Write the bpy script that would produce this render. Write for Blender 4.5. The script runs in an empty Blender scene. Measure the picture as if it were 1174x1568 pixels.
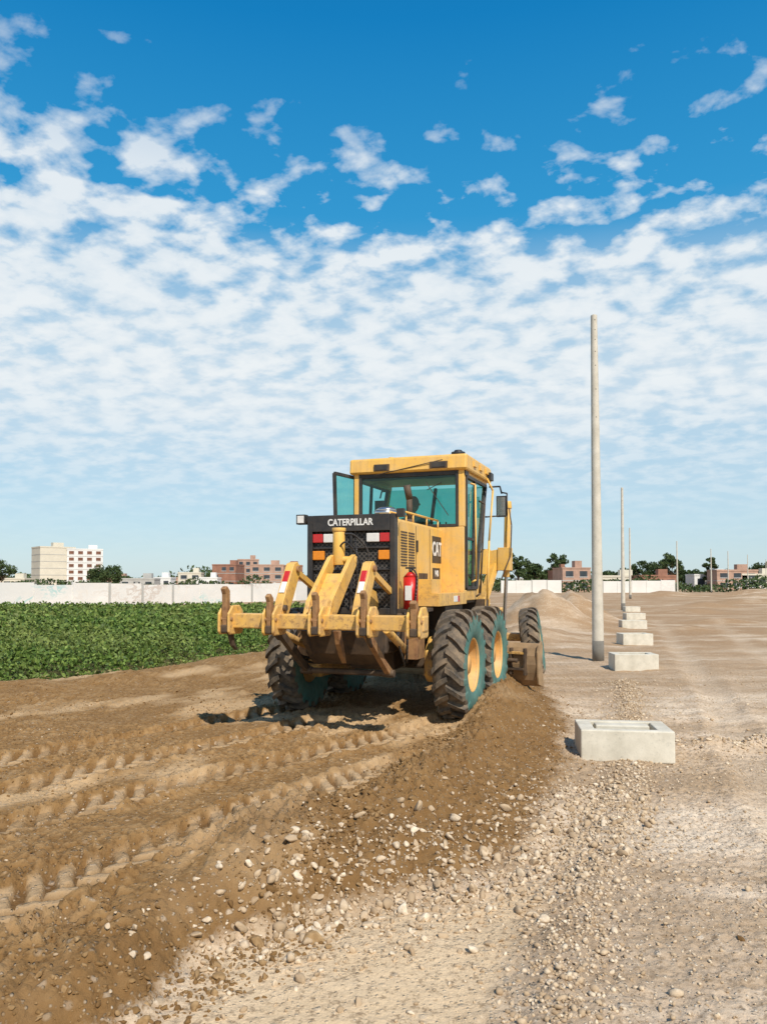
import bpy, bmesh, math, numpy as np
from mathutils import Vector, Matrix
rng = np.random.default_rng(7)
scene = bpy.context.scene
scene.view_settings.view_transform = 'Standard'
scene.view_settings.look = 'None'
scene.view_settings.exposure = 0

# ------------------------------------------------------------ node helpers
def new_mat(name):
    m = bpy.data.materials.new(name); m.use_nodes = True
    nt = m.node_tree; b = nt.nodes['Principled BSDF']
    return m, nt, b
def N(nt, typ, **kw):
    n = nt.nodes.new(typ)
    for k, v in kw.items():
        if k.startswith('_'): setattr(n, k[1:], v)
        else: n.inputs[k.replace('_', ' ')].default_value = v
    return n
def L(nt, a, b): nt.links.new(a, b)
def ramp(nt, fac, stops):
    r = nt.nodes.new('ShaderNodeValToRGB'); e = r.color_ramp.elements
    while len(e) < len(stops): e.new(0.5)
    for i, (p, c) in enumerate(stops):
        e[i].position = p
        e[i].color = (c, c, c, 1) if not hasattr(c, '__len__') else (*c, 1)
    L(nt, fac, r.inputs[0]); return r.outputs[0]
def mix(nt, fac, a, b, mode='MIX'):
    n = nt.nodes.new('ShaderNodeMix'); n.data_type = 'RGBA'; n.blend_type = mode
    for s, v in ((0, fac), (6, a), (7, b)):
        if hasattr(v, 'links'): L(nt, v, n.inputs[s])
        elif hasattr(v, '__len__'): n.inputs[s].default_value = (*v, 1)
        else: n.inputs[s].default_value = v
    return n.outputs[2]
def mth(nt, op, a, b=None, c=None, clamp=False):
    n = nt.nodes.new('ShaderNodeMath'); n.operation = op; n.use_clamp = clamp
    for i, v in enumerate((a, b, c)):
        if v is None: continue
        if hasattr(v, 'links'): L(nt, v, n.inputs[i])
        else: n.inputs[i].default_value = v
    return n.outputs[0]
def noise(nt, vec, scale, detail=4, rough=.55, dist=0):
    n = N(nt, 'ShaderNodeTexNoise', Scale=scale, Detail=detail, Roughness=rough, Distortion=dist)
    if vec is not None: L(nt, vec, n.inputs['Vector'])
    return n.outputs['Fac']
def bump(nt, bsdf, h, strength=.3, dist=.02):
    b = N(nt, 'ShaderNodeBump', Strength=strength, Distance=dist)
    L(nt, h, b.inputs['Height']); L(nt, b.outputs[0], bsdf.inputs['Normal'])

def simple(name, col, rough=.6, var=.15, scale=6, metallic=0, dust=0, dustcol=(.42, .30, .17), bmp=.1, spec=.4):
    m, nt, b = new_mat(name)
    tc = N(nt, 'ShaderNodeTexCoord').outputs['Object']
    n1 = noise(nt, tc, scale, 6, .65)
    d = tuple(c * (1 - var) for c in col); u = tuple(min(1, c * (1 + var)) for c in col)
    c = mix(nt, ramp(nt, n1, [(.3, 0), (.7, 1)]), d, u)
    if dust > 0:
        n2 = noise(nt, tc, scale * .6, 8, .7)
        c = mix(nt, mth(nt, 'MULTIPLY', ramp(nt, n2, [(.38, 0), (.7, 1)]), dust), c, dustcol)
    L(nt, c, b.inputs['Base Color'])
    b.inputs['Roughness'].default_value = rough; b.inputs['Metallic'].default_value = metallic
    b.inputs['Specular IOR Level'].default_value = spec
    bump(nt, b, noise(nt, tc, scale * 8, 4), bmp, .01)
    return m

M = {}
def paint_mat():
    m, nt, b = new_mat('grader_yellow_paint')
    tc = N(nt, 'ShaderNodeTexCoord').outputs['Object']
    c = mix(nt, noise(nt, tc, 2.0, 4), (.72, .40, .07), (.80, .47, .10))
    d = ramp(nt, noise(nt, tc, 3.5, 9, .72), [(.42, 0), (.74, 1)])
    c = mix(nt, mth(nt, 'MULTIPLY', d, .6), c, (.70, .50, .26))
    sp = N(nt, 'ShaderNodeSeparateXYZ'); L(nt, tc, sp.inputs[0])
    low = mth(nt, 'MULTIPLY', mth(nt, 'SUBTRACT', 1.9, sp.outputs[2], clamp=True), 1.0)
    rn = ramp(nt, noise(nt, tc, 14, 8, .75), [(.50, 0), (.62, 1)])
    c = mix(nt, mth(nt, 'MULTIPLY', rn, mth(nt, 'ADD', low, .14)), c, (.22, .10, .04))
    dl = ramp(nt, noise(nt, tc, 5, 8, .7), [(.40, 0), (.60, 1)])
    c = mix(nt, mth(nt, 'MULTIPLY', dl, mth(nt, 'MULTIPLY', low, .8)), c, (.50, .32, .15))
    mp = N(nt, 'ShaderNodeMapping'); mp.inputs['Scale'].default_value = (12, 12, .7); L(nt, tc, mp.inputs[0])
    st = ramp(nt, noise(nt, mp.outputs[0], 1, 5, .6), [(.50, 0), (.8, 1)])
    c = mix(nt, mth(nt, 'MULTIPLY', st, .5), c, (.36, .20, .08))
    L(nt, c, b.inputs['Base Color'])
    b.inputs['Roughness'].default_value = .48
    bump(nt, b, noise(nt, tc, 30, 3), .06, .01)
    return m
M['yellow'] = paint_mat()
M['rust'] = simple('worn_steel', (.24, .12, .055), .7, .45, 12, dust=.7, dustcol=(.46, .27, .11), bmp=.3)
M['black'] = simple('black_paint', (.02, .021, .024), .5, .3, 5, dust=.4, dustcol=(.13, .10, .07))
M['dark'] = simple('greasy_steel', (.055, .04, .03), .7, .4, 9, dust=.6, dustcol=(.18, .11, .055))
M['rubber'] = simple('tyre_rubber', (.055, .050, .044), .85, .3, 8, dust=.85, dustcol=(.30, .22, .14), bmp=.3)
M['teal'] = simple('tyre_sidewall', (.045, .15, .13), .8, .3, 8, dust=.6, dustcol=(.19, .22, .17), bmp=.2)
M['rim'] = simple('rim_paint', (.68, .36, .10), .55, .2, 8, dust=.5, dustcol=(.50, .34, .19))
M['red'] = simple('red_paint', (.55, .02, .015), .35, .15, 8)
M['redlens'] = simple('red_lens', (.50, .03, .03), .2, .1, 30)
M['orangelens'] = simple('orange_lens', (.75, .25, .02), .2, .1, 30)
M['white'] = simple('white_plate', (.72, .70, .66), .4, .1, 15)
M['blade'] = simple('blade_steel', (.28, .19, .11), .6, .35, 6, dust=.6, dustcol=(.42, .27, .13), bmp=.2)
M['chrome'] = simple('cylinder_rod', (.5, .5, .5), .25, .05, 5, metallic=.9)
M['seat'] = simple('seat_fabric', (.03, .03, .035), .9, .2, 20)
M['skin'] = simple('skin', (.32, .17, .11), .6, .1, 20)
M['shirt'] = simple('work_shirt', (.30, .33, .38), .9, .2, 20)
M['hair'] = simple('hair', (.02, .015, .012), .7, .2, 40)
def glass_mat():
    m, nt, b = new_mat('tinted_glass')
    nt.nodes.remove(b)
    out = nt.nodes['Material Output']
    t = N(nt, 'ShaderNodeBsdfTransparent'); t.inputs[0].default_value = (.27, .70, .63, 1)
    g = N(nt, 'ShaderNodeBsdfGlossy', Roughness=.04); g.inputs[0].default_value = (.8, .9, .9, 1)
    d = N(nt, 'ShaderNodeBsdfDiffuse'); d.inputs[0].default_value = (.18, .22, .15, 1)
    f = N(nt, 'ShaderNodeFresnel', IOR=1.5)
    tc = N(nt, 'ShaderNodeTexCoord').outputs['Object']
    dn = mth(nt, 'MULTIPLY', ramp(nt, noise(nt, tc, 2.5, 6, .6), [(.35, .2), (.7, 1)]), .13)
    m1 = N(nt, 'ShaderNodeMixShader'); L(nt, dn, m1.inputs[0]); L(nt, t.outputs[0], m1.inputs[1]); L(nt, d.outputs[0], m1.inputs[2])
    m2 = N(nt, 'ShaderNodeMixShader'); L(nt, f.outputs[0], m2.inputs[0]); L(nt, m1.outputs[0], m2.inputs[1]); L(nt, g.outputs[0], m2.inputs[2])
    L(nt, m2.outputs[0], out.inputs[0]); return m
M['glass'] = glass_mat()
def mesh_grille_mat():
    m, nt, b = new_mat('grille_mesh')
    tc = N(nt, 'ShaderNodeTexCoord').outputs['Object']
    sp = N(nt, 'ShaderNodeSeparateXYZ'); L(nt, tc, sp.inputs[0])
    a = mth(nt, 'SINE', mth(nt, 'MULTIPLY', mth(nt, 'ADD', sp.outputs[0], sp.outputs[2]), 110))
    c = mth(nt, 'SINE', mth(nt, 'MULTIPLY', mth(nt, 'SUBTRACT', sp.outputs[0], sp.outputs[2]), 110))
    v = mth(nt, 'MAXIMUM', a, c)
    col = mix(nt, ramp(nt, v, [(.55, 0), (.8, 1)]), (.006, .006, .006), (.09, .08, .07))
    L(nt, col, b.inputs['Base Color']); b.inputs['Roughness'].default_value = .6
    return m
M['mesh'] = mesh_grille_mat()

# ------------------------------------------------------------ mesh helpers
def link(o, parent=None):
    scene.collection.objects.link(o)
    if parent: o.parent = parent
    return o
def empty(name, loc=(0, 0, 0), rz=0):
    e = bpy.data.objects.new(name, None); e.location = loc; e.rotation_euler = (0, 0, rz); e.empty_display_size = .3
    return link(e)
class Part:
    def __init__(s, name, mats, parent, bevel=0, smooth=True):
        s.bm = bmesh.new(); s.name = name; s.mats = mats; s.parent = parent; s.bevel = bevel; s.smooth = smooth
    def box(s, x0, x1, y0, y1, z0, z1, m=0, mat=None):
        vs = [s.bm.verts.new(Vector(p) if mat is None else mat @ Vector(p)) for p in
              [(x0,y0,z0),(x1,y0,z0),(x1,y1,z0),(x0,y1,z0),(x0,y0,z1),(x1,y0,z1),(x1,y1,z1),(x0,y1,z1)]]
        for f in [(0,3,2,1),(4,5,6,7),(0,1,5,4),(1,2,6,5),(2,3,7,6),(3,0,4,7)]:
            s.bm.faces.new([vs[i] for i in f]).material_index = m
        return s
    def prism(s, prof, x0, x1, m=0):
        a = [s.bm.verts.new((x0, y, z)) for y, z in prof]; b = [s.bm.verts.new((x1, y, z)) for y, z in prof]
        n = len(prof)
        s.bm.faces.new(a).material_index = m; s.bm.faces.new(b[::-1]).material_index = m
        for i in range(n):
            s.bm.faces.new([a[i], b[i], b[(i+1) % n], a[(i+1) % n]]).material_index = m
        return s
    def cyl(s, p0, p1, r0, r1=None, seg=16, m=0, caps=True):
        if r1 is None: r1 = r0
        p0 = Vector(p0); p1 = Vector(p1); d = (p1 - p0).normalized()
        t = d.orthogonal().normalized(); b = d.cross(t)
        A = []; B = []
        for i in range(seg):
            a = 2*math.pi*i/seg; o = t*math.cos(a) + b*math.sin(a)
            A.append(s.bm.verts.new(p0 + o*r0)); B.append(s.bm.verts.new(p1 + o*r1))
        for i in range(seg):
            f = s.bm.faces.new([A[i], A[(i+1) % seg], B[(i+1) % seg], B[i]]); f.material_index = m; f.smooth = True
        if caps:
            s.bm.faces.new(A[::-1]).material_index = m; s.bm.faces.new(B).material_index = m
        return s
    def beam(s, p0, p1, w, h, m=0, up=(0, 0, 1)):
        p0 = Vector(p0); p1 = Vector(p1); d = (p1 - p0); l = d.length; d.normalize()
        u = Vector(up)
        if abs(d.dot(u)) > .98: u = Vector((0, 1, 0))
        x = d.cross(u).normalized(); z = x.cross(d)
        mt = Matrix((x, d, z)).transposed().to_4x4(); mt.translation = p0
        return s.box(-w/2, w/2, 0, l, -h/2, h/2, m, mt)
    def tube(s, pts, r, seg=8, m=0):
        for a, b in zip(pts[:-1], pts[1:]): s.cyl(a, b, r, r, seg, m)
        return s
    def curve(s, pts, r, n=10, seg=8, m=0):
        P = [Vector(p) for p in pts]; out = []
        k = len(P)
        for i in range(k-1):
            p0 = P[max(i-1, 0)]; p1 = P[i]; p2 = P[i+1]; p3 = P[min(i+2, k-1)]
            for j in range(n):
                t = j/n
                out.append(.5*((2*p1)+(-p0+p2)*t+(2*p0-5*p1+4*p2-p3)*t*t+(-p0+3*p1-3*p2+p3)*t**3))
        out.append(P[-1]); return s.tube(out, r, seg, m)
    def lathe(s, prof, seg=48, mfun=None, cx=0):
        rings = []
        for x, r in prof:
            rings.append([s.bm.verts.new((x, r*math.cos(2*math.pi*i/seg), r*math.sin(2*math.pi*i/seg))) for i in range(seg)])
        for k in range(len(prof)-1):
            for i in range(seg):
                f = s.bm.faces.new([rings[k][i], rings[k][(i+1) % seg], rings[k+1][(i+1) % seg], rings[k+1][i]])
                f.smooth = True; f.material_index = mfun(k) if mfun else 0
        return s
    def quad(s, pts, m=0):
        s.bm.faces.new([s.bm.verts.new(p) for p in pts]).material_index = m; return s
    def done(s, loc=(0, 0, 0), rot=(0, 0, 0)):
        bmesh.ops.recalc_face_normals(s.bm, faces=s.bm.faces[:])
        me = bpy.data.meshes.new(s.name); s.bm.to_mesh(me); s.bm.free()
        for k in s.mats: me.materials.append(M[k] if isinstance(k, str) else k)
        o = bpy.data.objects.new(s.name, me); o.location = loc; o.rotation_euler = rot; link(o, s.parent)
        if s.bevel:
            bv = o.modifiers.new('bevel', 'BEVEL'); bv.width = s.bevel; bv.segments = 2; bv.limit_method = 'ANGLE'; bv.angle_limit = .7
        return o

def np_mesh(name, V, F, mats, smooth=False, attrs=None, parent=None):
    me = bpy.data.meshes.new(name)
    V = np.ascontiguousarray(V, dtype=np.float32); F = np.ascontiguousarray(F, dtype=np.int32)
    k = F.shape[1]
    me.vertices.add(len(V)); me.vertices.foreach_set('co', V.ravel())
    me.loops.add(F.size); me.loops.foreach_set('vertex_index', F.ravel())
    me.polygons.add(len(F)); me.polygons.foreach_set('loop_start', np.arange(0, F.size, k, dtype=np.int32))
    me.update(calc_edges=True)
    if smooth: me.polygons.foreach_set('use_smooth', np.ones(len(F), dtype=bool))
    for an, arr in (attrs or {}).items():
        a = me.attributes.new(an, 'FLOAT', 'POINT'); a.data.foreach_set('value', np.ascontiguousarray(arr, dtype=np.float32))
    for m in mats: me.materials.append(m)
    me.validate()
    o = bpy.data.objects.new(name, me); link(o, parent); return o

# ------------------------------------------------------------ noise
PERM = np.random.default_rng(3).permutation(256); PERM = np.concatenate([PERM, PERM])
GA = np.random.default_rng(4).uniform(0, 2*np.pi, 256)
def gn(x, y, seed=0):
    x = np.asarray(x, dtype=np.float64) + seed*17.31; y = np.asarray(y, dtype=np.float64) + seed*9.17
    xi = np.floor(x).astype(np.int64); yi = np.floor(y).astype(np.int64); xf = x-xi; yf = y-yi
    u = xf*xf*xf*(xf*(xf*6-15)+10); v = yf*yf*yf*(yf*(yf*6-15)+10)
    def g(a, b, dx, dy):
        h = PERM[(PERM[a & 255] + b) & 255]; an = GA[h]; return np.cos(an)*dx + np.sin(an)*dy
    n00 = g(xi, yi, xf, yf); n10 = g(xi+1, yi, xf-1, yf); n01 = g(xi, yi+1, xf, yf-1); n11 = g(xi+1, yi+1, xf-1, yf-1)
    return ((n00*(1-u)+n10*u)*(1-v) + (n01*(1-u)+n11*u)*v)*1.5
def fbm(x, y, f, o=4, seed=0, rough=.5, bil=False):
    r = 0; a = 1; t = 0
    for i in range(o):
        n = gn(x*f, y*f, seed+i)
        r = r + a*(np.abs(n)*2-.5 if bil else n); t += a; a *= rough; f *= 2.03
    return r/t
def sst(a, b, x):
    t = np.clip((x-a)/(b-a), 0, 1); return t*t*(3-2*t)
def poly_dist(x, y, pts):
    best = np.full(np.shape(x), 1e9); sgn = np.zeros(np.shape(x)); S = np.zeros(np.shape(x)); acc = 0
    for (x0, y0), (x1, y1) in zip(pts[:-1], pts[1:]):
        dx, dy = x1-x0, y1-y0; l = math.hypot(dx, dy)
        t = np.clip(((x-x0)*dx+(y-y0)*dy)/l**2, 0, 1)
        ex = x-(x0+t*dx); ey = y-(y0+t*dy); d = np.hypot(ex, ey)
        side = np.sign(dx*ey-dy*ex)
        m = d < best
        best = np.where(m, d, best); sgn = np.where(m, side, sgn); S = np.where(m, acc+t*l, S); acc += l
    return best, sgn, S
def smooth_poly(pts, n=5):
    P = [Vector((*p, 0)) for p in pts]; out = []; k = len(P)
    for i in range(k-1):
        p0 = P[max(i-1, 0)]; p1 = P[i]; p2 = P[i+1]; p3 = P[min(i+2, k-1)]
        for j in range(n):
            t = j/n; q = .5*((2*p1)+(-p0+p2)*t+(2*p0-5*p1+4*p2-p3)*t*t+(-p0+3*p1-3*p2+p3)*t**3)
            out.append((q.x, q.y))
    out.append((P[-1].x, P[-1].y)); return out

# ------------------------------------------------------------ terrain
LOW = -.25
TOE = smooth_poly([(-3.0, -3), (-2.0, 1.5), (-1.4, 2.7), (-.98, 3.4), (-.8, 3.95), (-.35, 4.35), (.45, 4.65), (1.1, 5.15), (1.6, 6.1), (2.15, 7.6), (2.65, 9.6), (2.95, 11.5), (3.2, 14), (3.2, 17), (2.6, 22), (1.5, 30), (-1, 50)], 4)
GRAVEL = smooth_poly([(.45, 2.2), (.72, 3.3), (1.05, 4.3), (1.6, 5.6), (2.3, 7.4), (2.9, 9.3), (3.8, 12.0), (4.6, 15)], 4)
FIELD = smooth_poly([(-40, -10), (-14, 7), (-8.5, 10.8), (-6.2, 13.0), (-4.9, 15.2), (-3.7, 18.0), (-2.6, 22), (-1.0, 34), (0, 58)], 4)
TRACKS = [smooth_poly(t) for t in [
    [(.95, 9.7), (.15, 8.45), (-.88, 7.35), (-1.9, 6.15), (-2.75, 5.0), (-3.6, 3.7)],
    [(-1.1, 10.4), (-2.05, 9.2), (-3.05, 7.9), (-4.1, 6.4), (-5.1, 5.0)],
    [(.35, 7.5), (-.42, 6.35), (-1.15, 5.35), (-1.75, 4.35), (-2.3, 3.3), (-2.8, 2.2)],
    [(-.7, 9.3), (-1.8, 7.85), (-2.75, 6.65), (-3.7, 5.35), (-4.5, 4.1)]]]
MOUNDS = [(6.6,32,1.7,2.2,1.55),(9.2,38,1.5,2.5,1.45),(4.9,26,1.6,2.2,.45),(46,92,5,2.5,.8),(25,60,2.2,1.2,.5),(33,70,3,1.5,.55),(20,50,1.6,1.0,.35),(40,110,4,2,1.0),(58,120,5,2,1.1),(12,31,1.0,.6,.22),(16,37,1.4,.7,.28),(52,100,3,1.5,.8)]
RUTS = [smooth_poly([(2.2, 2.0), (3.2, 6), (5.2, 12), (9.0, 24), (14, 40)], 4), smooth_poly([(3.9, 2.5), (5.0, 6), (7.2, 12), (11.2, 24), (17, 40)], 4)]
def terrain(x, y, full=False):
    x = np.asarray(x, dtype=np.float64); y = np.asarray(y, dtype=np.float64)
    wx = x + .20*fbm(x, y, 1.3, 4, 5); wy = y + .20*fbm(x, y, 1.3, 4, 9)
    d, s, S = poly_dist(wx, wy, TOE); d = d*s
    width = .40 + .90*sst(4.2, 6.0, y)
    bed = sst(0, 1, d/width) * (1 - sst(24, 36, y))
    df, sf, _ = poly_dist(x, y, FIELD); df = df*sf + .25*fbm(x, y, .9, 3, 12)
    field = sst(-.05, .25, df) * (1-sst(56, 58, y))
    r = np.hypot(x, y)
    near = 1 - sst(14, 40, r)
    z = LOW + (-LOW)*bed
    crest = np.exp(-((d-width*.98)/.26)**2) * sst(3.8, 5.0, y) * (1-sst(13, 18, y))
    z = z + .13*crest*(1+.6*fbm(x, y, 2.0, 3, 19)) + .12*np.exp(-((d-width*.9)/.5)**2)*sst(8, 10, y)*(1-sst(13, 18, y))
    fb = np.exp(-((df+1.7)/.8)**2)*(1-sst(26, 34, y))
    z = z + .18*fb*(1+.5*fbm(x, y, 1.0, 3, 18))
    z = z - .10*sst(-1.2, .2, df)*(1-sst(50, 60, y))
    z = z + .035*fbm(x, y, .45, 3, 21)*near + .10*fbm(x, y, .05, 3, 23)*sst(20, 50, r)*(1-.8*field)
    for i, (mx, my, sx, sy, mh) in enumerate(MOUNDS):
        z = z + mh*np.exp(-(((x-mx)/sx)**2+((y-my)/sy)**2)) * (1+.3*fbm(x, y, 1.2, 3, 31+i))
    z = z + .13*np.exp(-(((x-4.7)/1.0)**2+((y-8.7-.1*x)/.22)**2))*(1+.9*fbm(x, y, 4, 3, 41))
    flat = (1-bed)*(1-field)
    z = z + flat*(1-sst(40, 70, r))*(.060*fbm(x*.35+y*.1, y, 1.0, 4, 51)*(.4+.6*sst(5, 9, y)) + .03*fbm(x*.5, y, 2.7, 3, 53, .6, True)*sst(6, 10, y))
    rut = np.zeros_like(x)
    mr = (y > 1) & (y < 44) & (x > .5) & (x < 20)
    if mr.any():
        a = np.zeros(mr.sum())
        for T in RUTS:
            dr, _, _ = poly_dist(x[mr]+.1*gn(x[mr]*.8, y[mr]*.8, 301), y[mr], T); a = np.maximum(a, np.exp(-(dr/.26)**4)); z[mr] += .02*np.exp(-((dr-.36)/.09)**2)
        rut[mr] = a; z = z - .03*rut*flat
    dg, sg, _ = poly_dist(x, y, GRAVEL)
    gr = np.exp(-(dg/.20)**2); gr2 = np.exp(-(dg/.34)**2)
    z = z + .035*gr*flat
    sand = (1-sst(-.15, .15, d)) * np.where(sg > 0, 1, 0)*sst(.1, .4, dg)*(1-sst(5.0, 6.5, y))
    tr = np.zeros_like(x); lug = np.zeros_like(x); gro = np.zeros_like(x)
    m = (y < 11.5) & (y > 1) & (x > -8) & (x < 3)
    if m.any():
        xs = x[m]; ys = y[m]; tm = np.zeros_like(xs); zz = np.zeros_like(xs); lg = np.zeros_like(xs); gv = np.zeros_like(xs)
        for k, T in enumerate(TRACKS):
            jx = xs+.018*gn(xs*5, ys*5, 77)+.005*gn(xs*22, ys*22, 75); jy = ys+.018*gn(xs*5, ys*5, 78)+.005*gn(xs*22, ys*22, 76)
            dd, ss, SS = poly_dist(jx, jy, T)
            q = np.clip(.70+1.2*gn(xs*.9, ys*.9, 60+k), .08, 1)
            ins = 1 - sst(.205, .235, dd)
            ph = (SS + dd*.8 + (ss > 0)*.10)/.20
            w = np.abs((ph % 1) - .5)*2
            bar = sst(.44, .54, w)
            zz = zz*(1-ins) + ins*(-.062 + .052*bar*q) + .04*q*np.exp(-((dd-.265)/.045)**2)*(1+1.0*gn(xs*7, ys*7, 66))
            tm = np.maximum(tm, ins*q); lg = np.maximum(lg*(1-ins), ins*bar*q); gv = np.maximum(gv*(1-ins), ins*(1-bar)*q)
        bedm = bed[m]
        z[m] = z[m] + zz*bedm; tr[m] = tm*bedm; lug[m] = lg*bedm; gro[m] = gv*bedm
    rb = bed*(1-.85*tr)
    clod = fbm(x, y, 3.0, 4, 81, .6, True); clod2 = fbm(x, y, 12, 3, 85, .7, True)
    slope = sst(.0, .3, d/width)*(1-sst(.9, 1.3, d/width))
    patch = .30+1.3*np.clip(.5+1.3*fbm(x, y, .7, 2, 83), 0, 1)
    lf = sst(-.5, -2.0, x)*(1-sst(3.6, 5.4, y))
    z = z + near*(.022*rb*clod*patch*(1+1.6*crest+1.0*lf) + .028*rb*clod2*patch*(1+.7*crest+.7*lf) + .044*slope*fbm(x, y, 9, 3, 89, .65, True))
    z = z + near*flat*(.020*fbm(x, y, 5, 4, 91, .68)*(1-.5*sand)*(1-.5*rut) + .022*fbm(x, y, 11, 3, 93, .7, True)*(1-.75*sand)*(1-.6*rut) + .018*gr2*fbm(x, y, 14, 3, 95, .6, True))
    if not full: return z
    tone = fbm(x*.9-y*.4, y*.35+x*.2, 1.0, 4, 101)
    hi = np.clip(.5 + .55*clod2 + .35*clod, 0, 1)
    bedc = bed*(1-.95*np.exp(-((df+.55)/.5)**2)*sst(-4.0, -5.5, x))
    return z, bedc, field, tr, lug, tone, np.clip(gr2*flat*1.0, 0, 1), slope, sand, hi, gro, rut*flat

def axis(lo, hi, step, far_lo, far_hi, g):
    a = list(np.arange(lo, hi, step)); s = step; v = hi; up = []
    while v < far_hi: up.append(v); s *= g; v += s
    up.append(far_hi); s = step; v = lo; dn = []
    while v > far_lo:
        s *= g; v -= s; dn.append(max(v, far_lo))
    return np.array(dn[::-1] + a + up)
X = axis(-4.4, 4.2, .0165, -5000, 5000, 1.045)
Y = axis(2.75, 9.0, .0165, -400, 6000, 1.022)
gx, gy = np.meshgrid(X, Y)
sh = gx.shape
z, bed, field, tr, lug, tone, gr, slope, sand, hi, gro, rut = terrain(gx.ravel(), gy.ravel(), True)
V = np.stack([gx.ravel(), gy.ravel(), z], 1)
idx = np.arange(sh[0]*sh[1]).reshape(sh)
F = np.stack([idx[:-1, :-1], idx[:-1, 1:], idx[1:, 1:], idx[1:, :-1]], -1).reshape(-1, 4)
def ground_mat():
    m, nt, b = new_mat('ground_soil')
    tc = N(nt, 'ShaderNodeTexCoord').outputs['Object']
    at = lambda n: N(nt, 'ShaderNodeAttribute', _attribute_name=n).outputs['Fac']
    bedA, fieldA, trA, lugA, toneA, grA, slA, sandA, hiA, groA, rutA = [at(n) for n in ('bed', 'field', 'track', 'lug', 'tone', 'gravel', 'slope', 'sand', 'hi', 'groove', 'rut')]
    fine = noise(nt, tc, 26, 8, .72); med = noise(nt, tc, 2.2, 7, .65); big = noise(nt, tc, .25, 4, .6)
    sp = N(nt, 'ShaderNodeSeparateXYZ'); L(nt, tc, sp.inputs[0])
    pale = mix(nt, ramp(nt, med, [(.32, 0), (.66, 1)]), (.48, .355, .235), (.66, .515, .37))
    mp = N(nt, 'ShaderNodeMapping'); mp.inputs['Scale'].default_value = (.22, .9, 1); mp.inputs['Rotation'].default_value = (0, 0, .15); L(nt, tc, mp.inputs[0])
    st = noise(nt, mp.outputs[0], 1.0, 8, .72)
    pale = mix(nt, ramp(nt, st, [(.47, 0), (.58, .8)]), pale, (.38, .265, .16))
    pale = mix(nt, ramp(nt, st, [(.36, .8), (.45, 0)]), pale, (.74, .61, .46))
    farf = mth(nt, 'MULTIPLY', ramp(nt, mth(nt, 'DIVIDE', sp.outputs[1], 100), [(.09, 0), (.26, 1)]), ramp(nt, mth(nt, 'MULTIPLY', mth(nt, 'ADD', big, st), .5), [(.42, .3), (.52, .95)]))
    pale = mix(nt, farf, pale, (.36, .225, .12))
    pale = mix(nt, mth(nt, 'MULTIPLY', rutA, .3), pale, (.68, .54, .39))
    pale = mix(nt, mth(nt, 'MULTIPLY', sandA, .9), pale, mix(nt, med, (.66, .475, .28), (.78, .59, .38)))
    pale = mix(nt, ramp(nt, fine, [(.37, .85), (.49, 0)]), pale, (.27, .185, .11))
    brown = mix(nt, ramp(nt, med, [(.3, 0), (.7, 1)]), (.225, .122, .044), (.31, .182, .075))
    brown = mix(nt, ramp(nt, fine, [(.36, .75), (.50, 0)]), brown, (.11, .056, .02))
    toneS = mth(nt, 'ADD', toneA, .5)
    brown = mix(nt, ramp(nt, toneS, [(.55, 0), (.76, .85)]), brown, (.52, .355, .195))
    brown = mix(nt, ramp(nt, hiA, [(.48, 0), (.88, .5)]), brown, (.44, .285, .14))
    brown = mix(nt, mth(nt, 'MULTIPLY', groA, .7), brown, (.135, .073, .028))  # shade painted into the tread-print grooves, darker than their own soil
    brown = mix(nt, mth(nt, 'MULTIPLY', lugA, .7), brown, (.52, .36, .205))  # raised tread bars paler: dry tops plus light painted into the colour
    brown = mix(nt, mth(nt, 'MULTIPLY', mth(nt, 'MULTIPLY', slA, .88), ramp(nt, med, [(.3, 1), (.7, .5)])), brown, (.195, .108, .042))
    e = mth(nt, 'ADD', bedA, mth(nt, 'MULTIPLY', mth(nt, 'SUBTRACT', fine, .5), .8))
    c = mix(nt, ramp(nt, e, [(.12, 0), (.32, 1)]), pale, brown)
    def peb(scale, th):
        vo = N(nt, 'ShaderNodeTexVoronoi', Scale=scale); L(nt, tc, vo.inputs['Vector'])
        sv = N(nt, 'ShaderNodeSeparateColor'); L(nt, vo.outputs['Color'], sv.inputs[0])
        cell = ramp(nt, vo.outputs['Distance'], [(.22, 1), (.40, 0)])
        return cell, mth(nt, 'MULTIPLY', cell, ramp(nt, sv.outputs[0], [(th, 0), (th+.04, 1)])), sv.outputs[1]
    cell, pk, rv = peb(42, .62); cell2, pk2, rv2 = peb(17, .86)
    fac = mth(nt, 'MULTIPLY', mth(nt, 'SUBTRACT', .85, mth(nt, 'MULTIPLY', bedA, .55)), mth(nt, 'SUBTRACT', 1, mth(nt, 'MULTIPLY', sandA, .7)))
    stonec = mix(nt, rv, (.28, .205, .13), (.78, .67, .52))
    stonec2 = mix(nt, rv2, (.34, .25, .16), (.74, .62, .48))
    c = mix(nt, mth(nt, 'MULTIPLY', pk, fac), c, stonec)
    c = mix(nt, mth(nt, 'MULTIPLY', pk2, fac), c, stonec2)
    c = mix(nt, mth(nt, 'MULTIPLY', grA, .45), c, mix(nt, cell, (.25, .175, .11), stonec))
    c = mix(nt, fieldA, c, mix(nt, fine, (.05, .06, .015), (.12, .10, .04)))
    L(nt, c, b.inputs['Base Color']); b.inputs['Roughness'].default_value = .95
    b.inputs['Specular IOR Level'].default_value = .1
    h = mth(nt, 'ADD', mth(nt, 'MULTIPLY', noise(nt, tc, 34, 8, .70), 1.3), mth(nt, 'MULTIPLY', mth(nt, 'ADD', pk, pk2), .6))
    bump(nt, b, h, .9, .014)
    return m
M['ground'] = ground_mat()
np_mesh('ground', V, F, [M['ground']], True, dict(bed=bed, field=field, track=tr, lug=lug, tone=tone, gravel=gr, slope=slope, sand=sand, hi=hi, groove=gro, rut=rut))
del V, F

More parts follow.
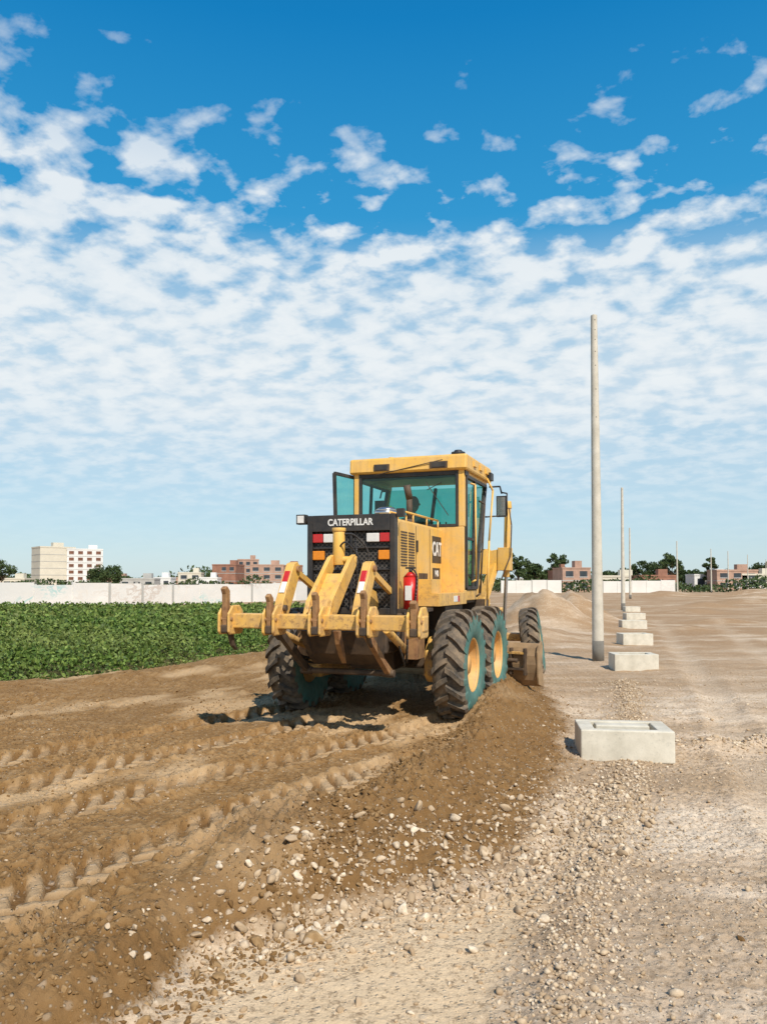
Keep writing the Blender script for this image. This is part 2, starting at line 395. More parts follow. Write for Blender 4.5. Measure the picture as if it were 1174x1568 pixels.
# ------------------------------------------------------------ stones
def ico(sub):
    bm = bmesh.new(); bmesh.ops.create_icosphere(bm, subdivisions=sub, radius=1)
    v = np.array([p.co[:] for p in bm.verts]); f = np.array([[q.index for q in p.verts] for p in bm.faces]); bm.free(); return v, f
def stones(name, px, py, size, mat, sub=1, sink=.3, flat=.65):
    bv, bf = ico(sub); n = len(px); k = len(bv)
    q = rng.normal(size=(n, 4)); q /= np.linalg.norm(q, axis=1)[:, None]
    w, x, y, zq = q.T
    R = np.stack([1-2*(y*y+zq*zq), 2*(x*y-zq*w), 2*(x*zq+y*w), 2*(x*y+zq*w), 1-2*(x*x+zq*zq), 2*(y*zq-x*w), 2*(x*zq-y*w), 2*(y*zq+x*w), 1-2*(x*x+y*y)], 1).reshape(n, 3, 3)
    sc = np.stack([rng.uniform(.9, 1.5, n), rng.uniform(.65, 1.1, n), rng.uniform(.5, .95, n)], 1)
    P = np.repeat(bv[None], n, 0)*(1+rng.uniform(-.06, .06, (n, k, 1)))*(1.0 if sub > 1 else 1+rng.uniform(-.25, .25, (n, k, 1)))
    if sub > 1:
        for _ in range(7):
            nn = rng.normal(size=(n, 3)); nn /= np.linalg.norm(nn, axis=1)[:, None]; off = rng.uniform(.40, .75, n)
            dt = np.einsum('nki,ni->nk', P, nn)-off[:, None]; P = P-np.maximum(dt, 0)[:, :, None]*nn[:, None, :]
    P = P*sc[:, None, :]
    P = np.einsum('nij,nkj->nki', R, P)*size[:, None, None]
    P[:, :, 2] *= flat/.75
    zz = terrain(px, py)
    P += np.stack([px, py, zz + size*(.45-sink)], 1)[:, None, :]
    Fa = (bf[None]+(np.arange(n)*k)[:, None, None]).reshape(-1, 3)
    return np_mesh(name, P.reshape(-1, 3), Fa, [mat], False, dict(rnd=np.repeat(rng.random(n), k)))
def stone_mat(name, a, b_, c_):
    m, nt, b = new_mat(name)
    r = N(nt, 'ShaderNodeAttribute', _attribute_name='rnd').outputs['Fac']
    tc = N(nt, 'ShaderNodeTexCoord').outputs['Object']
    c = ramp(nt, r, [(0, a), (.5, b_), (1, c_)])
    c = mix(nt, ramp(nt, noise(nt, tc, 40, 5), [(.4, .5), (.65, 0)]), c, a)
    L(nt, c, b.inputs['Base Color']); b.inputs['Roughness'].default_value = .9; b.inputs['Specular IOR Level'].default_value = .15
    bump(nt, b, noise(nt, tc, 90, 5), .5, .006); return m
M['stone'] = stone_mat('pale_stone', (.36, .255, .155), (.54, .41, .27), (.76, .64, .48))
M['clod'] = stone_mat('soil_clod', (.16, .088, .033), (.24, .14, .056), (.40, .265, .135))
def along(pts, n, spread, lo=0, hi=1):
    P = np.array(pts); seg = np.hypot(*np.diff(P, axis=0).T); cum = np.concatenate([[0], np.cumsum(seg)])
    t = rng.uniform(lo, hi, n)*cum[-1]
    x = np.interp(t, cum, P[:, 0]); y = np.interp(t, cum, P[:, 1])
    return x+rng.normal(0, spread, n), y+rng.normal(0, spread, n)
toe_seg = [p for p in TOE if 3.9 < p[1] < 7.5]
x, y = along(toe_seg, 1900, .22); x2, y2 = along(toe_seg, 500, .45)
x3 = rng.uniform(-.6, 1.9, 5600); y3 = rng.uniform(4.2, 7.2, 5600); dd, ss, _ = poly_dist(x3, y3, TOE); keep = (ss > 0) & (dd < 1.15) & (rng.random(5600) < np.clip(1.2-dd, 0, 1)*np.clip((7.4-y3)/2.6, 0, 1))
x3, y3 = x3[keep], y3[keep]
px = np.concatenate([x, x2, x3]); py = np.concatenate([y, y2, y3])
stones('rubble_stones', px, py, np.clip(rng.lognormal(-4.38, .52, len(px)), .005, .045), M['stone'], 2, sink=.15)
x, y = along(GRAVEL, 7500, .13); x2, y2 = along(GRAVEL, 3000, .28)
px = np.concatenate([x, x2]); py = np.concatenate([y, y2])
stones('gravel', px, py, np.clip(rng.lognormal(-4.8, .45, len(px)), .004, .028), M['stone'], 1)
px = rng.uniform(-1.5, 9, 30000); py = 2.6 + 14*rng.random(30000)**1.7
dd, ss, _ = poly_dist(px, py, TOE); k = ss < 0; px, py = px[k], py[k]
dg, sg, _ = poly_dist(px, py, GRAVEL); k = ((sg < 0) & (gn(px*.7, py*.7, 210) > rng.uniform(-.5, .4, len(px)))) | (rng.random(len(px)) < .12); px, py = px[k], py[k]
stones('pebbles', px, py, np.clip(rng.lognormal(-5.1, .55, len(px)), .003, .03), M['stone'], 1, sink=.15)
px = 4.7+rng.normal(0, .8, 900); py = 9.15+rng.normal(0, .2, 900)
stones('rubble_heap', px, py, np.clip(rng.lognormal(-4.2, .4, 900), .006, .04), M['stone'], 2)
px = rng.uniform(-9, 3, 36000); py = 2.4 + 11*rng.random(36000)**1.4
dd, ss, _ = poly_dist(px, py, TOE); _, _, _, ttr, *_ = terrain(px, py, True)
k = (ss > 0) & (rng.random(len(px)) > ttr*1.1) & (gn(px*1.5, py*1.5, 200)+.20 > rng.uniform(-.4, .5, len(px))); px, py = px[k], py[k]
stones('soil_clods', px, py, np.clip(rng.lognormal(-5.0, .52, len(px)), .004, .036), M['clod'], 2)
x, y = along([(.95, 8.8), (.35, 7.4), (-.1, 6.2), (-.3, 5.2), (-.5, 4.3), (-.95, 3.6), (-1.4, 2.8)], 3500, .15)
stones('crest_clods', x, y, np.clip(rng.lognormal(-4.65, .5, len(x)), .006, .04), M['clod'], 2)
px = rng.uniform(-5, 1, 500); py = rng.uniform(3, 9, 500); dd, ss, _ = poly_dist(px, py, TOE); k = ss > 0
stones('bed_stones', px[k], py[k], np.clip(rng.lognormal(-4.8, .45, k.sum()), .005, .022), M['stone'], 2)
bx = np.array([-.66, -.36, -.24, -.9, -.1, 1.9, -2.1, 2.1]); by = np.array([4.15, 4.16, 4.3, 3.8, 4.4, 4.2, 4.4, 7.0])
stones('field_rocks', bx, by, np.array([.05, .065, .04, .035, .03, .025, .03, .03]), M['clod'], 3)

# ------------------------------------------------------------ crops
def leaf_quads(C, size, asp=.55, updir=0.0):
    n = len(C)
    t1 = rng.normal(size=(n, 3)); t1[:, 2] *= (1-updir*.5); t1 /= np.linalg.norm(t1, axis=1)[:, None]
    r = rng.normal(size=(n, 3)); r[:, 2] *= .5; t2 = np.cross(t1, r); t2 /= np.linalg.norm(t2, axis=1)[:, None]
    s = size[:, None]
    V = np.stack([C+t1*s, C+t2*s*asp, C-t1*s, C-t2*s*asp], 1).reshape(-1, 3)
    return V, np.arange(4*n).reshape(-1, 4), np.repeat(rng.random(n), 4)
def leaf_mat(name, a, b_, c_, nz=.5, alt=None):
    m, nt, b = new_mat(name)
    r = N(nt, 'ShaderNodeAttribute', _attribute_name='rnd').outputs['Fac']
    c = ramp(nt, r, [(0, a), (.55, b_), (1, c_)])
    tc = N(nt, 'ShaderNodeTexCoord').outputs['Object']
    c = mix(nt, ramp(nt, noise(nt, tc, nz, 5, .65), [(.45, 0), (.72, .6)]), c, alt or c_)
    L(nt, c, b.inputs['Base Color']); b.inputs['Roughness'].default_value = .6; b.inputs['Specular IOR Level'].default_value = .25
    return m
M['crop'] = leaf_mat('crop_leaves', (.035, .070, .012), (.085, .150, .024), (.19, .26, .055), .35, (.28, .28, .09))
M['tree'] = leaf_mat('tree_leaves', (.025, .045, .014), (.045, .075, .022), (.08, .11, .035))
def crops(n, y0, y1, s0, s1):
    y = rng.uniform(y0, y1, n); x = -rng.uniform(0, 1, n)*(y*.62+5)
    d, s, _ = poly_dist(x, y, FIELD); df = d*s
    k = df > .05; x, y, df = x[k], y[k], df[k]
    cl = np.clip(.5+1.3*fbm(x, y, 2.0, 3, 120), 0, 1)
    hgt = (.12+.36*cl)*sst(0, .8, df) + .05
    k = rng.random(len(x)) < .12+.88*cl**1.4
    x, y, hgt = x[k], y[k], hgt[k]
    zz = terrain(x, y) + hgt*rng.uniform(.35, 1.15, len(x))
    return leaf_quads(np.stack([x, y, zz], 1), rng.uniform(s0, s1, len(x)))
Vs, Fs, Rs = [], [], []; off = 0
for a in [(150000, 9, 21, .022, .060), (130000, 21, 34, .045, .09), (110000, 34, 57, .07, .14)]:
    v, f, r = crops(*a); Vs.append(v); Fs.append(f+off); Rs.append(r); off += len(v)
np_mesh('crop_field', np.concatenate(Vs), np.concatenate(Fs), [M['crop']], False, dict(rnd=np.concatenate(Rs)))
M['weed'] = leaf_mat('dry_weeds', (.10, .09, .03), (.17, .16, .06), (.30, .24, .11))
n = 14000; x = rng.uniform(-12, -2, n); y = rng.uniform(9, 22, n); d, s, _ = poly_dist(x, y, FIELD); df = d*s
k = (df > -.65) & (df < .3) & (fbm(x, y, 1.2, 3, 130) > -.05); x, y = x[k], y[k]
v, f, r = leaf_quads(np.stack([x, y, terrain(x, y)+rng.uniform(0, .16, len(x))], 1), rng.uniform(.015, .045, len(x)), .3)
np_mesh('roadside_weeds', v, f, [M['weed']], False, dict(rnd=r))

# ------------------------------------------------------------ motor grader
H = math.radians(20)
G = empty('motor_grader', (-.08, 10.1, 0.0), -H)

def wheel(nm, loc, side, R=.68, w=.40, lean=0, steer=0, spin=0):
    e = bpy.data.objects.new(nm, None); link(e, G); e.location = loc; e.rotation_euler = (spin, lean, steer)
    k = R/.68; q = w/.40
    t = Part(nm+'_tyre', ['rubber', 'teal'], e)
    prof = [(-.14,.31),(-.185,.35),(-.205,.43),(-.207,.50),(-.198,.56),(-.175,.605),(-.11,.632),(0,.64),(.11,.632),(.175,.605),(.198,.56),(.207,.50),(.205,.43),(.185,.35),(.14,.31)]
    prof = [(x*q, r*k) for x, r in prof]
    t.lathe(prof, 56, lambda i: 1 if (i < 4 or i > 9) else 0)
    n = 19
    xs = [-.012, .06, .12, .17, .198, .208]; rb = [.63, .625, .615, .59, .55, .50]; rt = [.69, .69, .686, .670, .62, .53]; an = [0, .06, .13, .21, .255, .285]; hw = [.055, .060, .068, .074, .072, .055]
    for sgn in (-1, 1):
        for i in range(n):
            a0 = 2*math.pi*(i+(.5 if sgn > 0 else 0))/n
            rings = []
            for j in range(len(xs)):
                ring = []
                xo = xs[j]*sgn*q
                for (da, r, xx) in ((-hw[j], rb[j]-.01, xo-.004*sgn), (-hw[j]*.78, rt[j], xo+.004*sgn), (hw[j]*.78, rt[j], xo+.004*sgn), (hw[j], rb[j]-.01, xo-.004*sgn)):
                    a = a0+an[j]+da; ring.append(t.bm.verts.new((xx, r*k*math.cos(a), r*k*math.sin(a))))
                rings.append(ring)
            for j in range(len(xs)-1):
                for s in range(4):
                    f = t.bm.faces.new([rings[j][s], rings[j][(s+1) % 4], rings[j+1][(s+1) % 4], rings[j+1][s]]); f.material_index = 1 if j >= 4 else 0
            t.bm.faces.new(rings[0]); f = t.bm.faces.new(rings[-1]); f.material_index = 1
    t.done()
    r = Part(nm+'_rim', ['rim', 'dark'], e)
    s = side
    r.lathe([(s*x*q, rr*k) for x, rr in [(-.16,.34),(.165,.345),(.175,.33),(.16,.318),(.12,.305),(.05,.285),(.03,.26),(.035,.20),(.07,.17),(.075,.12),(.12,.11),(.125,.001)]], 48)
    r.lathe([(-s*x*q, rr*k) for x, rr in [(.16,.34),(.10,.30),(.02,.28),(.0,.001)]], 48)
    for i in range(10):
        a = 2*math.pi*i/10; c = (math.cos(a)*.23*k, math.sin(a)*.23*k)
        r.cyl((s*.025*q, *c), (s*.06*q, *c), .018, .018, 6, 1)
    r.done()
for y, nm in ((0, 'rear_wheel'), (1.5, 'middle_wheel')):
    wheel(nm+'_right', (1.10, y, .635), 1, spin=y*.3); wheel(nm+'_left', (-1.10, y, .635), -1, spin=.1)
wheel('front_wheel_right', (1.03, 6.0, .50), 1, .66, .36, math.radians(-7), math.radians(6))
wheel('front_wheel_left', (-1.03, 6.0, .50), -1, .66, .36, math.radians(-7), math.radians(6))

p = Part('tandem_cases', ['yellow', 'dark'], G, .04)
for s in (-1, 1):
    p.prism([(-.25,.5),(-.15,.42),(1.65,.42),(1.75,.5),(1.75,.8),(1.55,.98),(-.05,.98),(-.25,.8)], s*.70, s*.88)
p.box(-.7, .7, .55, .95, .5, .85, 1)
p.done()
p = Part('rear_frame', ['dark', 'yellow', 'rust'], G, .02)
p.box(-.45, .45, -.9, 1.6, .82, 1.30, 0); p.box(-.3, .3, -.2, .9, .55, .82, 0)
p.box(-.62, -.45, -.85, .3, .95, 1.30, 0); p.box(.45, .62, -.85, .3, .95, 1.30, 0)
p.done()

p = Part('engine_hood', ['yellow', 'dark', 'black'], G, .03)
p.box(-.525, .525, -.84, 1.26, 1.30, 2.43, 0)
p.done()
p = Part('hood_louvres', ['dark', 'yellow', 'black', 'white', 'rust'], G)
for i in range(13):
    z0 = 1.86+i*.034
    p.box(.524, .531, -.60, -.36, z0, z0+.017, 0); p.box(.524, .531, -.30, -.06, z0, z0+.017, 0)
    p.box(-.531, -.524, -.60, -.06, z0, z0+.017, 0)
p.box(.524, .529, -.66, -.65, 1.40, 2.38, 2); p.box(.524, .529, .0, .008, 1.40, 2.38, 2); p.box(.524, .529, .62, .628, 1.40, 2.38, 2)
p.box(.524, .529, .74, 1.18, 1.93, 2.30, 2); p.box(.524, .529, .76, 1.12, 1.70, 1.86, 2)
for i in range(4): p.box(.524, .54, .12+.1*i, .18+.1*i, 1.50, 1.78, 0)
p.box(.524, .545, .02, .05, 1.55, 1.70, 2); p.box(.524, .545, .02, .05, 2.05, 2.2, 2)
p.done()
p = Part('hood_top_fittings', ['black', 'yellow', 'dark', 'chrome'], G)
p.cyl((.26, .55, 2.43), (.26, .55, 2.86), .042, .042, 14, 2); p.cyl((.26, .55, 2.80), (.24, .50, 2.98), .046, .05, 14, 2)
p.cyl((.26, .55, 2.42), (.26, .55, 2.52), .08, .07, 14, 2)
p.cyl((0, .35, 2.42), (0, .35, 2.56), .07, .07, 20, 0); p.cyl((0, .35, 2.56), (0, .35, 2.62), .16, .17, 24, 3); p.cyl((0, .35, 2.62), (0, .35, 2.67), .17, .10, 24, 3)
p.cyl((-.3, .1, 2.42), (-.3, .1, 2.47), .06, .06, 16, 0)
for y in (-.6, .0, .6, 1.15): p.cyl((.49, y, 2.42), (.49, y, 2.54), .012, .012, 8, 1)
p.tube([(.49, -.6, 2.54), (.49, 1.15, 2.54)], .014, 8, 1)
p.tube([(.28, -.3, 2.43), (.28, -.3, 2.55), (.28, .35, 2.55), (.28, .35, 2.43)], .012, 8, 1)
p.done()

p = Part('radiator_grille', ['black', 'mesh', 'redlens', 'orangelens', 'white', 'dark'], G, .008)
p.box(-.565, -.50, -.93, -.82, 1.28, 2.47, 0); p.box(.50, .565, -.93, -.82, 1.28, 2.47, 0)
p.box(-.50, .50, -.93, -.82, 2.27, 2.47, 0); p.box(-.50, .50, -.93, -.82, 1.28, 1.36, 0)
p.box(-.50, .50, -.87, -.83, 1.36, 2.27, 1)
p.box(-.50, .50, -.90, -.87, 2.06, 2.085, 0); p.box(-.50, .50, -.90, -.87, 1.80, 1.825, 0); p.box(-.50, .50, -.90, -.87, 1.58, 1.605, 0)
p.box(-.015, .015, -.905, -.868, 1.36, 2.27, 0)
for s in (-1, 1):
    p.box(-.499 if s < 0 else .37, -.37 if s < 0 else .499, -.915, -.875, 2.14, 2.245, 2)
    p.box(-.36 if s < 0 else .20, -.20 if s < 0 else .36, -.912, -.875, 2.14, 2.245, 4)
    p.box(-.499 if s < 0 else .35, -.35 if s < 0 else .499, -.915, -.875, 1.93, 2.04, 3)
p.done()
def text(nm, body, size, loc, rot, mat, sx=1, ext=.004, off=.0):
    c = bpy.data.curves.new(nm, 'FONT'); c.body = body; c.size = size; c.extrude = ext; c.offset = off; c.align_x = 'CENTER'; c.align_y = 'CENTER'
    c.materials.append(M[mat]); o = bpy.data.objects.new(nm, c); o.location = loc; o.rotation_euler = rot; o.scale = (sx, 1, 1); link(o, G)
text('rear_lettering', 'CATERPILLAR', .112, (0, -.934, 2.375), (math.pi/2, 0, 0), 'white', .85, .003, .003)
text('side_lettering', 'CAT', .27, (.531, .96, 2.115), (math.pi/2, 0, math.pi/2), 'white', .85, .003, .006)
text('side_model_lettering', '140', .12, (.531, .94, 1.78), (math.pi/2, 0, math.pi/2), 'white', 1, .003, .002)

p = Part('work_lamps', ['black', 'white', 'dark'], G, .006)
for s in (-1, 1):
    if s > 0:
        p.cyl((.56, -.86, 2.44), (.60, -.86, 2.47), .014, .014, 8, 2); p.box(.57, .66, -.89, -.82, 2.43, 2.53, 0); continue
    x = s*.66
    p.cyl((s*.56, -.88, 2.40), (x, -.88, 2.40), .014, .014, 8, 2)
    p.box(x-.06, x+.06, -.92, -.83, 2.37, 2.49, 0); p.box(x-.045, x+.045, -.925, -.918, 2.385, 2.475, 1)
p.done()

p = Part('side_platforms', ['yellow', 'dark', 'white', 'redlens'], G, .015)
for s in (-1, 1):
    a, b = (.53, .88) if s > 0 else (-.88, -.53)
    p.box(a, b, -.15, 1.25, 1.36, 1.52, 0)
    p.box(a, b-.05 if s > 0 else b, .3, 1.2, 1.05, 1.36, 1)
p.box(.53, .80, -.80, -.15, 1.30, 1.345, 1)
p.box(.53, .78, -.15, .25, 1.52, 1.70, 0)
p.box(.879, .884, .55, .75, 1.40, 1.48, 2); p.box(.879, .884, .75, .85, 1.40, 1.48, 3)
p.done()
p = Part('fire_extinguisher', ['red', 'black', 'white'], G)
p.cyl((.69, -.72, 1.345), (.69, -.72, 1.72), .088, .088, 20, 0); p.cyl((.69, -.72, 1.72), (.69, -.72, 1.78), .088, .035, 20, 0)
p.cyl((.69, -.72, 1.78), (.69, -.72, 1.82), .022, .022, 10, 1); p.box(.63, .75, -.74, -.70, 1.82, 1.84, 1)
p.curve([(.73, -.76, 1.82), (.79, -.78, 1.72), (.78, -.80, 1.5), (.77, -.78, 1.4)], .012, 5, 6, 1)
p.box(.65, .73, -.812, -.80, 1.45, 1.62, 2)
p.done()

# ripper
p = Part('ripper_beam', ['yellow', 'rust', 'dark'], G, .02)
p.box(-1.17, 1.17, -2.05, -1.88, 1.16, 1.32, 0)
for v in (-1.08, -.54, 0, .54, 1.08):
    for s in (-1, 1):
        p.prism([(-2.14,1.12),(-2.10,1.09),(-1.86,1.09),(-1.83,1.12),(-1.83,1.34),(-1.90,1.41),(-2.05,1.41),(-2.14,1.32)], v+s*.045, v+s*.075, 0)
    p.box(v-.045, v+.045, -2.12, -2.05, 1.11, 1.20, 2)
    p.cyl((v-.09, -2.09, 1.26), (v+.09, -2.09, 1.26), .024, .024, 12, 1)
p.done((.09, 0, 0))
p = Part('ripper_shanks', ['rust', 'dark'], G, .010)
def shank(v, top, bot, w=.026):
    p.prism([(-2.11,1.18),(-2.12,top-.09),(-2.15,top-.03),(-2.10,top),(-2.04,top-.05),(-2.035,1.2)], v-w, v+w, 0)
    if bot:
        p.prism([(-2.04,1.15),(-2.03,bot+.22),(-1.96,bot+.06),(-1.86,bot),(-1.93,bot+.12),(-1.965,bot+.25),(-1.965,1.15)], v-w*.8, v+w*.8, 1)
shank(-1.08, 1.62, .90, .030); shank(-.54, 1.54, 1.02); shank(0, 1.56, 0); shank(.54, 1.58, .97); shank(1.08, 1.48, 0, .034)
p.done((.09, 0, 0))
p = Part('ripper_linkage', ['yellow', 'rust', 'dark', 'redlens', 'white', 'black', 'chrome'], G, .014)
for s in (-1, 1):
    x = s*.46+.04
    p.prism([(-1.99,1.30),(-1.80,1.30),(-1.66,1.52),(-1.52,1.76),(-1.52,1.85),(-1.58,1.89),(-1.66,1.87),(-1.72,1.78),(-1.92,1.46)], x-.05, x+.05, 0)
    p.beam((x, -1.58, 1.80), (x, -.90, 1.55), .05, .07, 0)
    p.cyl((x-.08, -1.59, 1.81), (x+.08, -1.59, 1.81), .036, .036, 14, 1)
    p.cyl((x-.085, -1.91, 1.38), (x+.085, -1.91, 1.38), .035, .035, 14, 2)
    p.beam((x, -1.727, 1.785), (x, -1.80, 1.665), .065, .012, 3, up=(0, -1, .6)); p.beam((x, -1.80, 1.665), (x, -1.875, 1.545), .065, .012, 4, up=(0, -1, .6))
for s in (-1, 1):
    p.prism([(-1.98,1.30),(-1.78,1.30),(-1.22,1.84),(-1.16,1.92),(-1.24,1.98),(-1.34,1.95),(-1.90,1.46)], .04+s*.13-.025, .04+s*.13+.025, 0)
p.prism([(-1.90,1.32),(-1.80,1.32),(-1.42,1.70),(-1.46,1.76)], -.065, .145, 0)
p.cyl((-.02, -1.22, 1.86), (-.02, -1.22, 2.27), .070, .070, 18, 0); p.cyl((-.02, -1.22, 2.25), (-.02, -1.22, 2.29), .08, .08, 18, 0)
p.cyl((-.12, -1.22, 1.92), (.20, -1.22, 1.92), .04, .04, 14, 0)
for x in (-.32, .32): p.prism([(-.86,1.0),(-1.20,1.10),(-1.28,1.45),(-1.15,1.60),(-.94,1.55),(-.86,1.4)], x-.02, x+.02, 0)
p.curve([(.10, -1.02, 2.15), (.17, -1.15, 2.05), (.20, -1.2, 1.85), (.15, -1.1, 1.6)], .014, 6, 8, 5)
p.curve([(.05, -1.22, 2.22), (.14, -1.10, 2.2), (.26, -1.0, 2.0), (.24, -1.0, 1.6)], .014, 6, 8, 5)
p.curve([(-.05, -1.22, 2.0), (.10, -1.3, 2.12), (.22, -1.15, 1.9), (.3, -1.0, 1.5)], .012, 6, 8, 5)
p.prism([(-1.05,1.12),(-1.35,1.10),(-1.25,.84),(-1.05,.70),(-.9,.70),(-.9,1.12)], -.42, .42, 2)
for x in (-.52, .52):
    p.prism([(-1.94,1.18),(-1.86,1.15),(-1.15,.66),(-1.0,.56),(-.92,.62),(-1.2,.78),(-1.78,1.21)], x-.032, x+.032, 1 if x > 0 else 2)
    p.cyl((x-.07, -1.02, .61), (x+.07, -1.02, .61), .045, .045, 14, 2)
p.cyl((-.52, -1.02, .61), (.52, -1.02, .61), .035, .035, 12, 2)
for x, bt, mm in ((-.30, .80, 2), (.10, .74, 1)):
    p.prism([(-1.58,1.12),(-1.50,1.12),(-1.40,.90),(-1.34,bt),(-1.44,bt+.1),(-1.53,.97)], x-.03, x+.03, mm)
p.done()
p = Part('rear_hydraulics', ['dark', 'yellow', 'rust', 'black'], G, .01)
for s in (-1, 1):
    p.cyl((s*.70, -1.6, 1.15), (s*.62, -.7, .85), .045, .045, 14, 1)
    p.curve([(s*.66, -.85, 1.30), (s*.74, -1.0, 1.1), (s*.70, -.9, .8), (s*.60, -.6, .7)], .016, 6, 8, 3)
    p.curve([(s*.6, -.85, 1.25), (s*.66, -1.1, 1.0), (s*.64, -.8, .7), (s*.5, -.5, .65)], .014, 6, 8, 3)
    p.box(min(s*.62, s*.78), max(s*.62, s*.78), -.75, -.45, .75, 1.28, 2)
p.done()

# cab
c0 = 1.30
cab = Part('cab_body', ['yellow', 'black', 'dark'], G, .012)
cab.box(-.84, .84, c0-.04, c0+.03, 1.40, 2.46, 0)
for s in (-1, 1):
    cab.box(min(s*.76, s*.845), max(s*.76, s*.845), c0-.04, c0+.07, 2.46, 3.28, 0)
    cab.beam((s*.81, 2.12, 1.40), (s*.81, 2.30, 2.10), .06, .06, 0); cab.beam((s*.81, 2.30, 2.10), (s*.81, 2.78, 3.28), .06, .06, 0)
    cab.box(min(s*.78, s*.84), max(s*.78, s*.84), c0+.03, 2.12, 1.40, 1.55, 0)
    cab.box(min(s*.78, s*.84), max(s*.78, s*.84), c0+.07, 2.80, 3.20, 3.28, 0)
cab.box(-.80, .80, c0+.03, 2.1, 1.36, 1.42, 2)
cab.box(-.78, .78, 2.08, 2.16, 1.42, 1.62, 0)
cab.done()
p = Part('cab_roof', ['yellow', 'black', 'dark'], G, .03)
p.prism([(1.22,3.27),(1.20,3.30),(1.22,3.50),(2.82,3.50),(2.90,3.42),(2.90,3.27)], -.90, .90, 0)
p.done()
p = Part('roof_fittings', ['dark', 'white', 'black', 'orangelens', 'yellow'], G, .006)
for a, b in ((-.50, -.26), (.36, .62)):
    p.box(a, b, 1.185, 1.215, 3.30, 3.40, 0); p.box(a+.03, b-.03, 1.178, 1.19, 3.315, 3.385, 2)
p.cyl((.74, 1.35, 3.50), (.74, 1.35, 3.54), .10, .10, 20, 2); p.cyl((.74, 1.35, 3.54), (.74, 1.35, 3.57), .07, .05, 20, 2)
p.cyl((-.30, 1.4, 3.50), (-.30, 1.4, 3.53), .04, .04, 12, 4)
p.cyl((-.5, 1.20, 3.24), (.55, 1.19, 3.42), .007, .007, 6, 2)
for y in (1.6, 2.0, 2.4): p.box(.895, .925, y, y+.16, 3.36, 3.44, 4)
p.box(.90, .96, 2.55, 2.75, 3.28, 3.40, 2)
p.box(-.86, .86, 1.30, 1.5, 3.20, 3.27, 2)
p.done()
p = Part('window_frames', ['black', 'dark'], G, .006)
y = c0-.045
p.box(-.765, -.72, y, y+.05, 2.46, 3.27, 0); p.box(.72, .765, y, y+.05, 2.46, 3.27, 0)
p.box(-.72, .72, y, y+.05, 3.21, 3.27, 0); p.box(-.72, .72, y, y+.05, 2.455, 2.50, 0)
p.beam((.28, y-.012, 3.12), (.62, y-.012, 2.62), .012, .012, 0); p.beam((.30, y-.012, 3.0), (.52, y-.012, 3.1), .012, .012, 0)
for s in (-1, 1):
    x = s*.835
    A, B, C, D, E = (1.42, 1.58), (2.06, 1.58), (2.25, 2.12), (2.72, 3.2), (1.42, 3.2)
    pts = [A, B, C, D, E, A]
    for (a, b) in zip(pts[:-1], pts[1:]): p.beam((x, *a), (x, *b), .05, .045, 0, up=(1, 0, 0))
    p.beam((x, 1.80, 1.58), (x, 1.98, 3.2), .05, .04, 0, up=(1, 0, 0))
    p.beam((x, 1.42, 2.3), (x, 1.86, 2.3), .04, .03, 0, up=(1, 0, 0))
p.beam((0, 2.26, 2.1), (0, 2.74, 3.2), .05, .05, 0)
p.beam((-.78, 2.26, 2.12), (.78, 2.26, 2.12), .06, .06, 0)
p.done()
p = Part('cab_glass', ['glass'], G)
p.quad([(-.72, c0-.02, 2.50), (.72, c0-.02, 2.50), (.72, c0-.02, 3.21), (-.72, c0-.02, 3.21)])
p.quad([(.825, 1.42, 1.58), (.825, 2.06, 1.58), (.825, 2.25, 2.12), (.825, 2.72, 3.2), (.825, 1.42, 3.2)])
p.quad([(-.78, 2.25, 2.1), (.78, 2.25, 2.1), (.78, 2.74, 3.2), (-.78, 2.74, 3.2)])
p.quad([(-.78, 2.10, 1.62), (.78, 2.10, 1.62), (.78, 2.25, 2.1), (-.78, 2.25, 2.1)])
p.done()
p = Part('cab_door', ['black', 'glass'], G)
d0 = Vector((-.86, 1.36, 0)); d1 = Vector((-1.06, 1.02, 0))
for a, b in (((d0, 1.6), (d0, 3.24)), ((d0, 3.24), (d1, 3.28)), ((d1, 3.28), (d1+Vector((.03, .05, 0)), 1.6)), ((d1+Vector((.03, .05, 0)), 1.6), (d0, 1.6))):
    p.beam(a[0]+Vector((0, 0, a[1])), b[0]+Vector((0, 0, b[1])), .045, .045, 0)
p.quad([d0+Vector((0, 0, 1.6)), d1+Vector((0, 0, 1.6)), d1+Vector((0, 0, 3.26)), d0+Vector((0, 0, 3.22))], 1)
p.done()
p = Part('cab_interior', ['seat', 'dark', 'teal', 'yellow'], G, .02)
p.box(-.33, .23, 1.62, 2.0, 1.83, 2.02, 0); p.box(-.28, .18, 1.46, 1.56, 2.0, 2.56, 0)
p.box(-.22, .12, 1.6, 1.9, 1.42, 1.83, 1)
p.cyl((-.05, 2.14, 1.5), (-.05, 2.14, 2.45), .05, .04, 12, 1)
p.box(-.27, .17, 2.10, 2.16, 2.40, 2.52, 1)
for k in (-.4, -.3, .25, .35): p.cyl((k, 2.14, 2.0), (k, 2.10, 2.6), .012, .012, 6, 1)
p.box(-.77, -.55, 1.4, 2.1, 1.45, 2.15, 1); p.box(.5, .77, 1.35, 1.75, 1.45, 2.0, 1)
p.done()
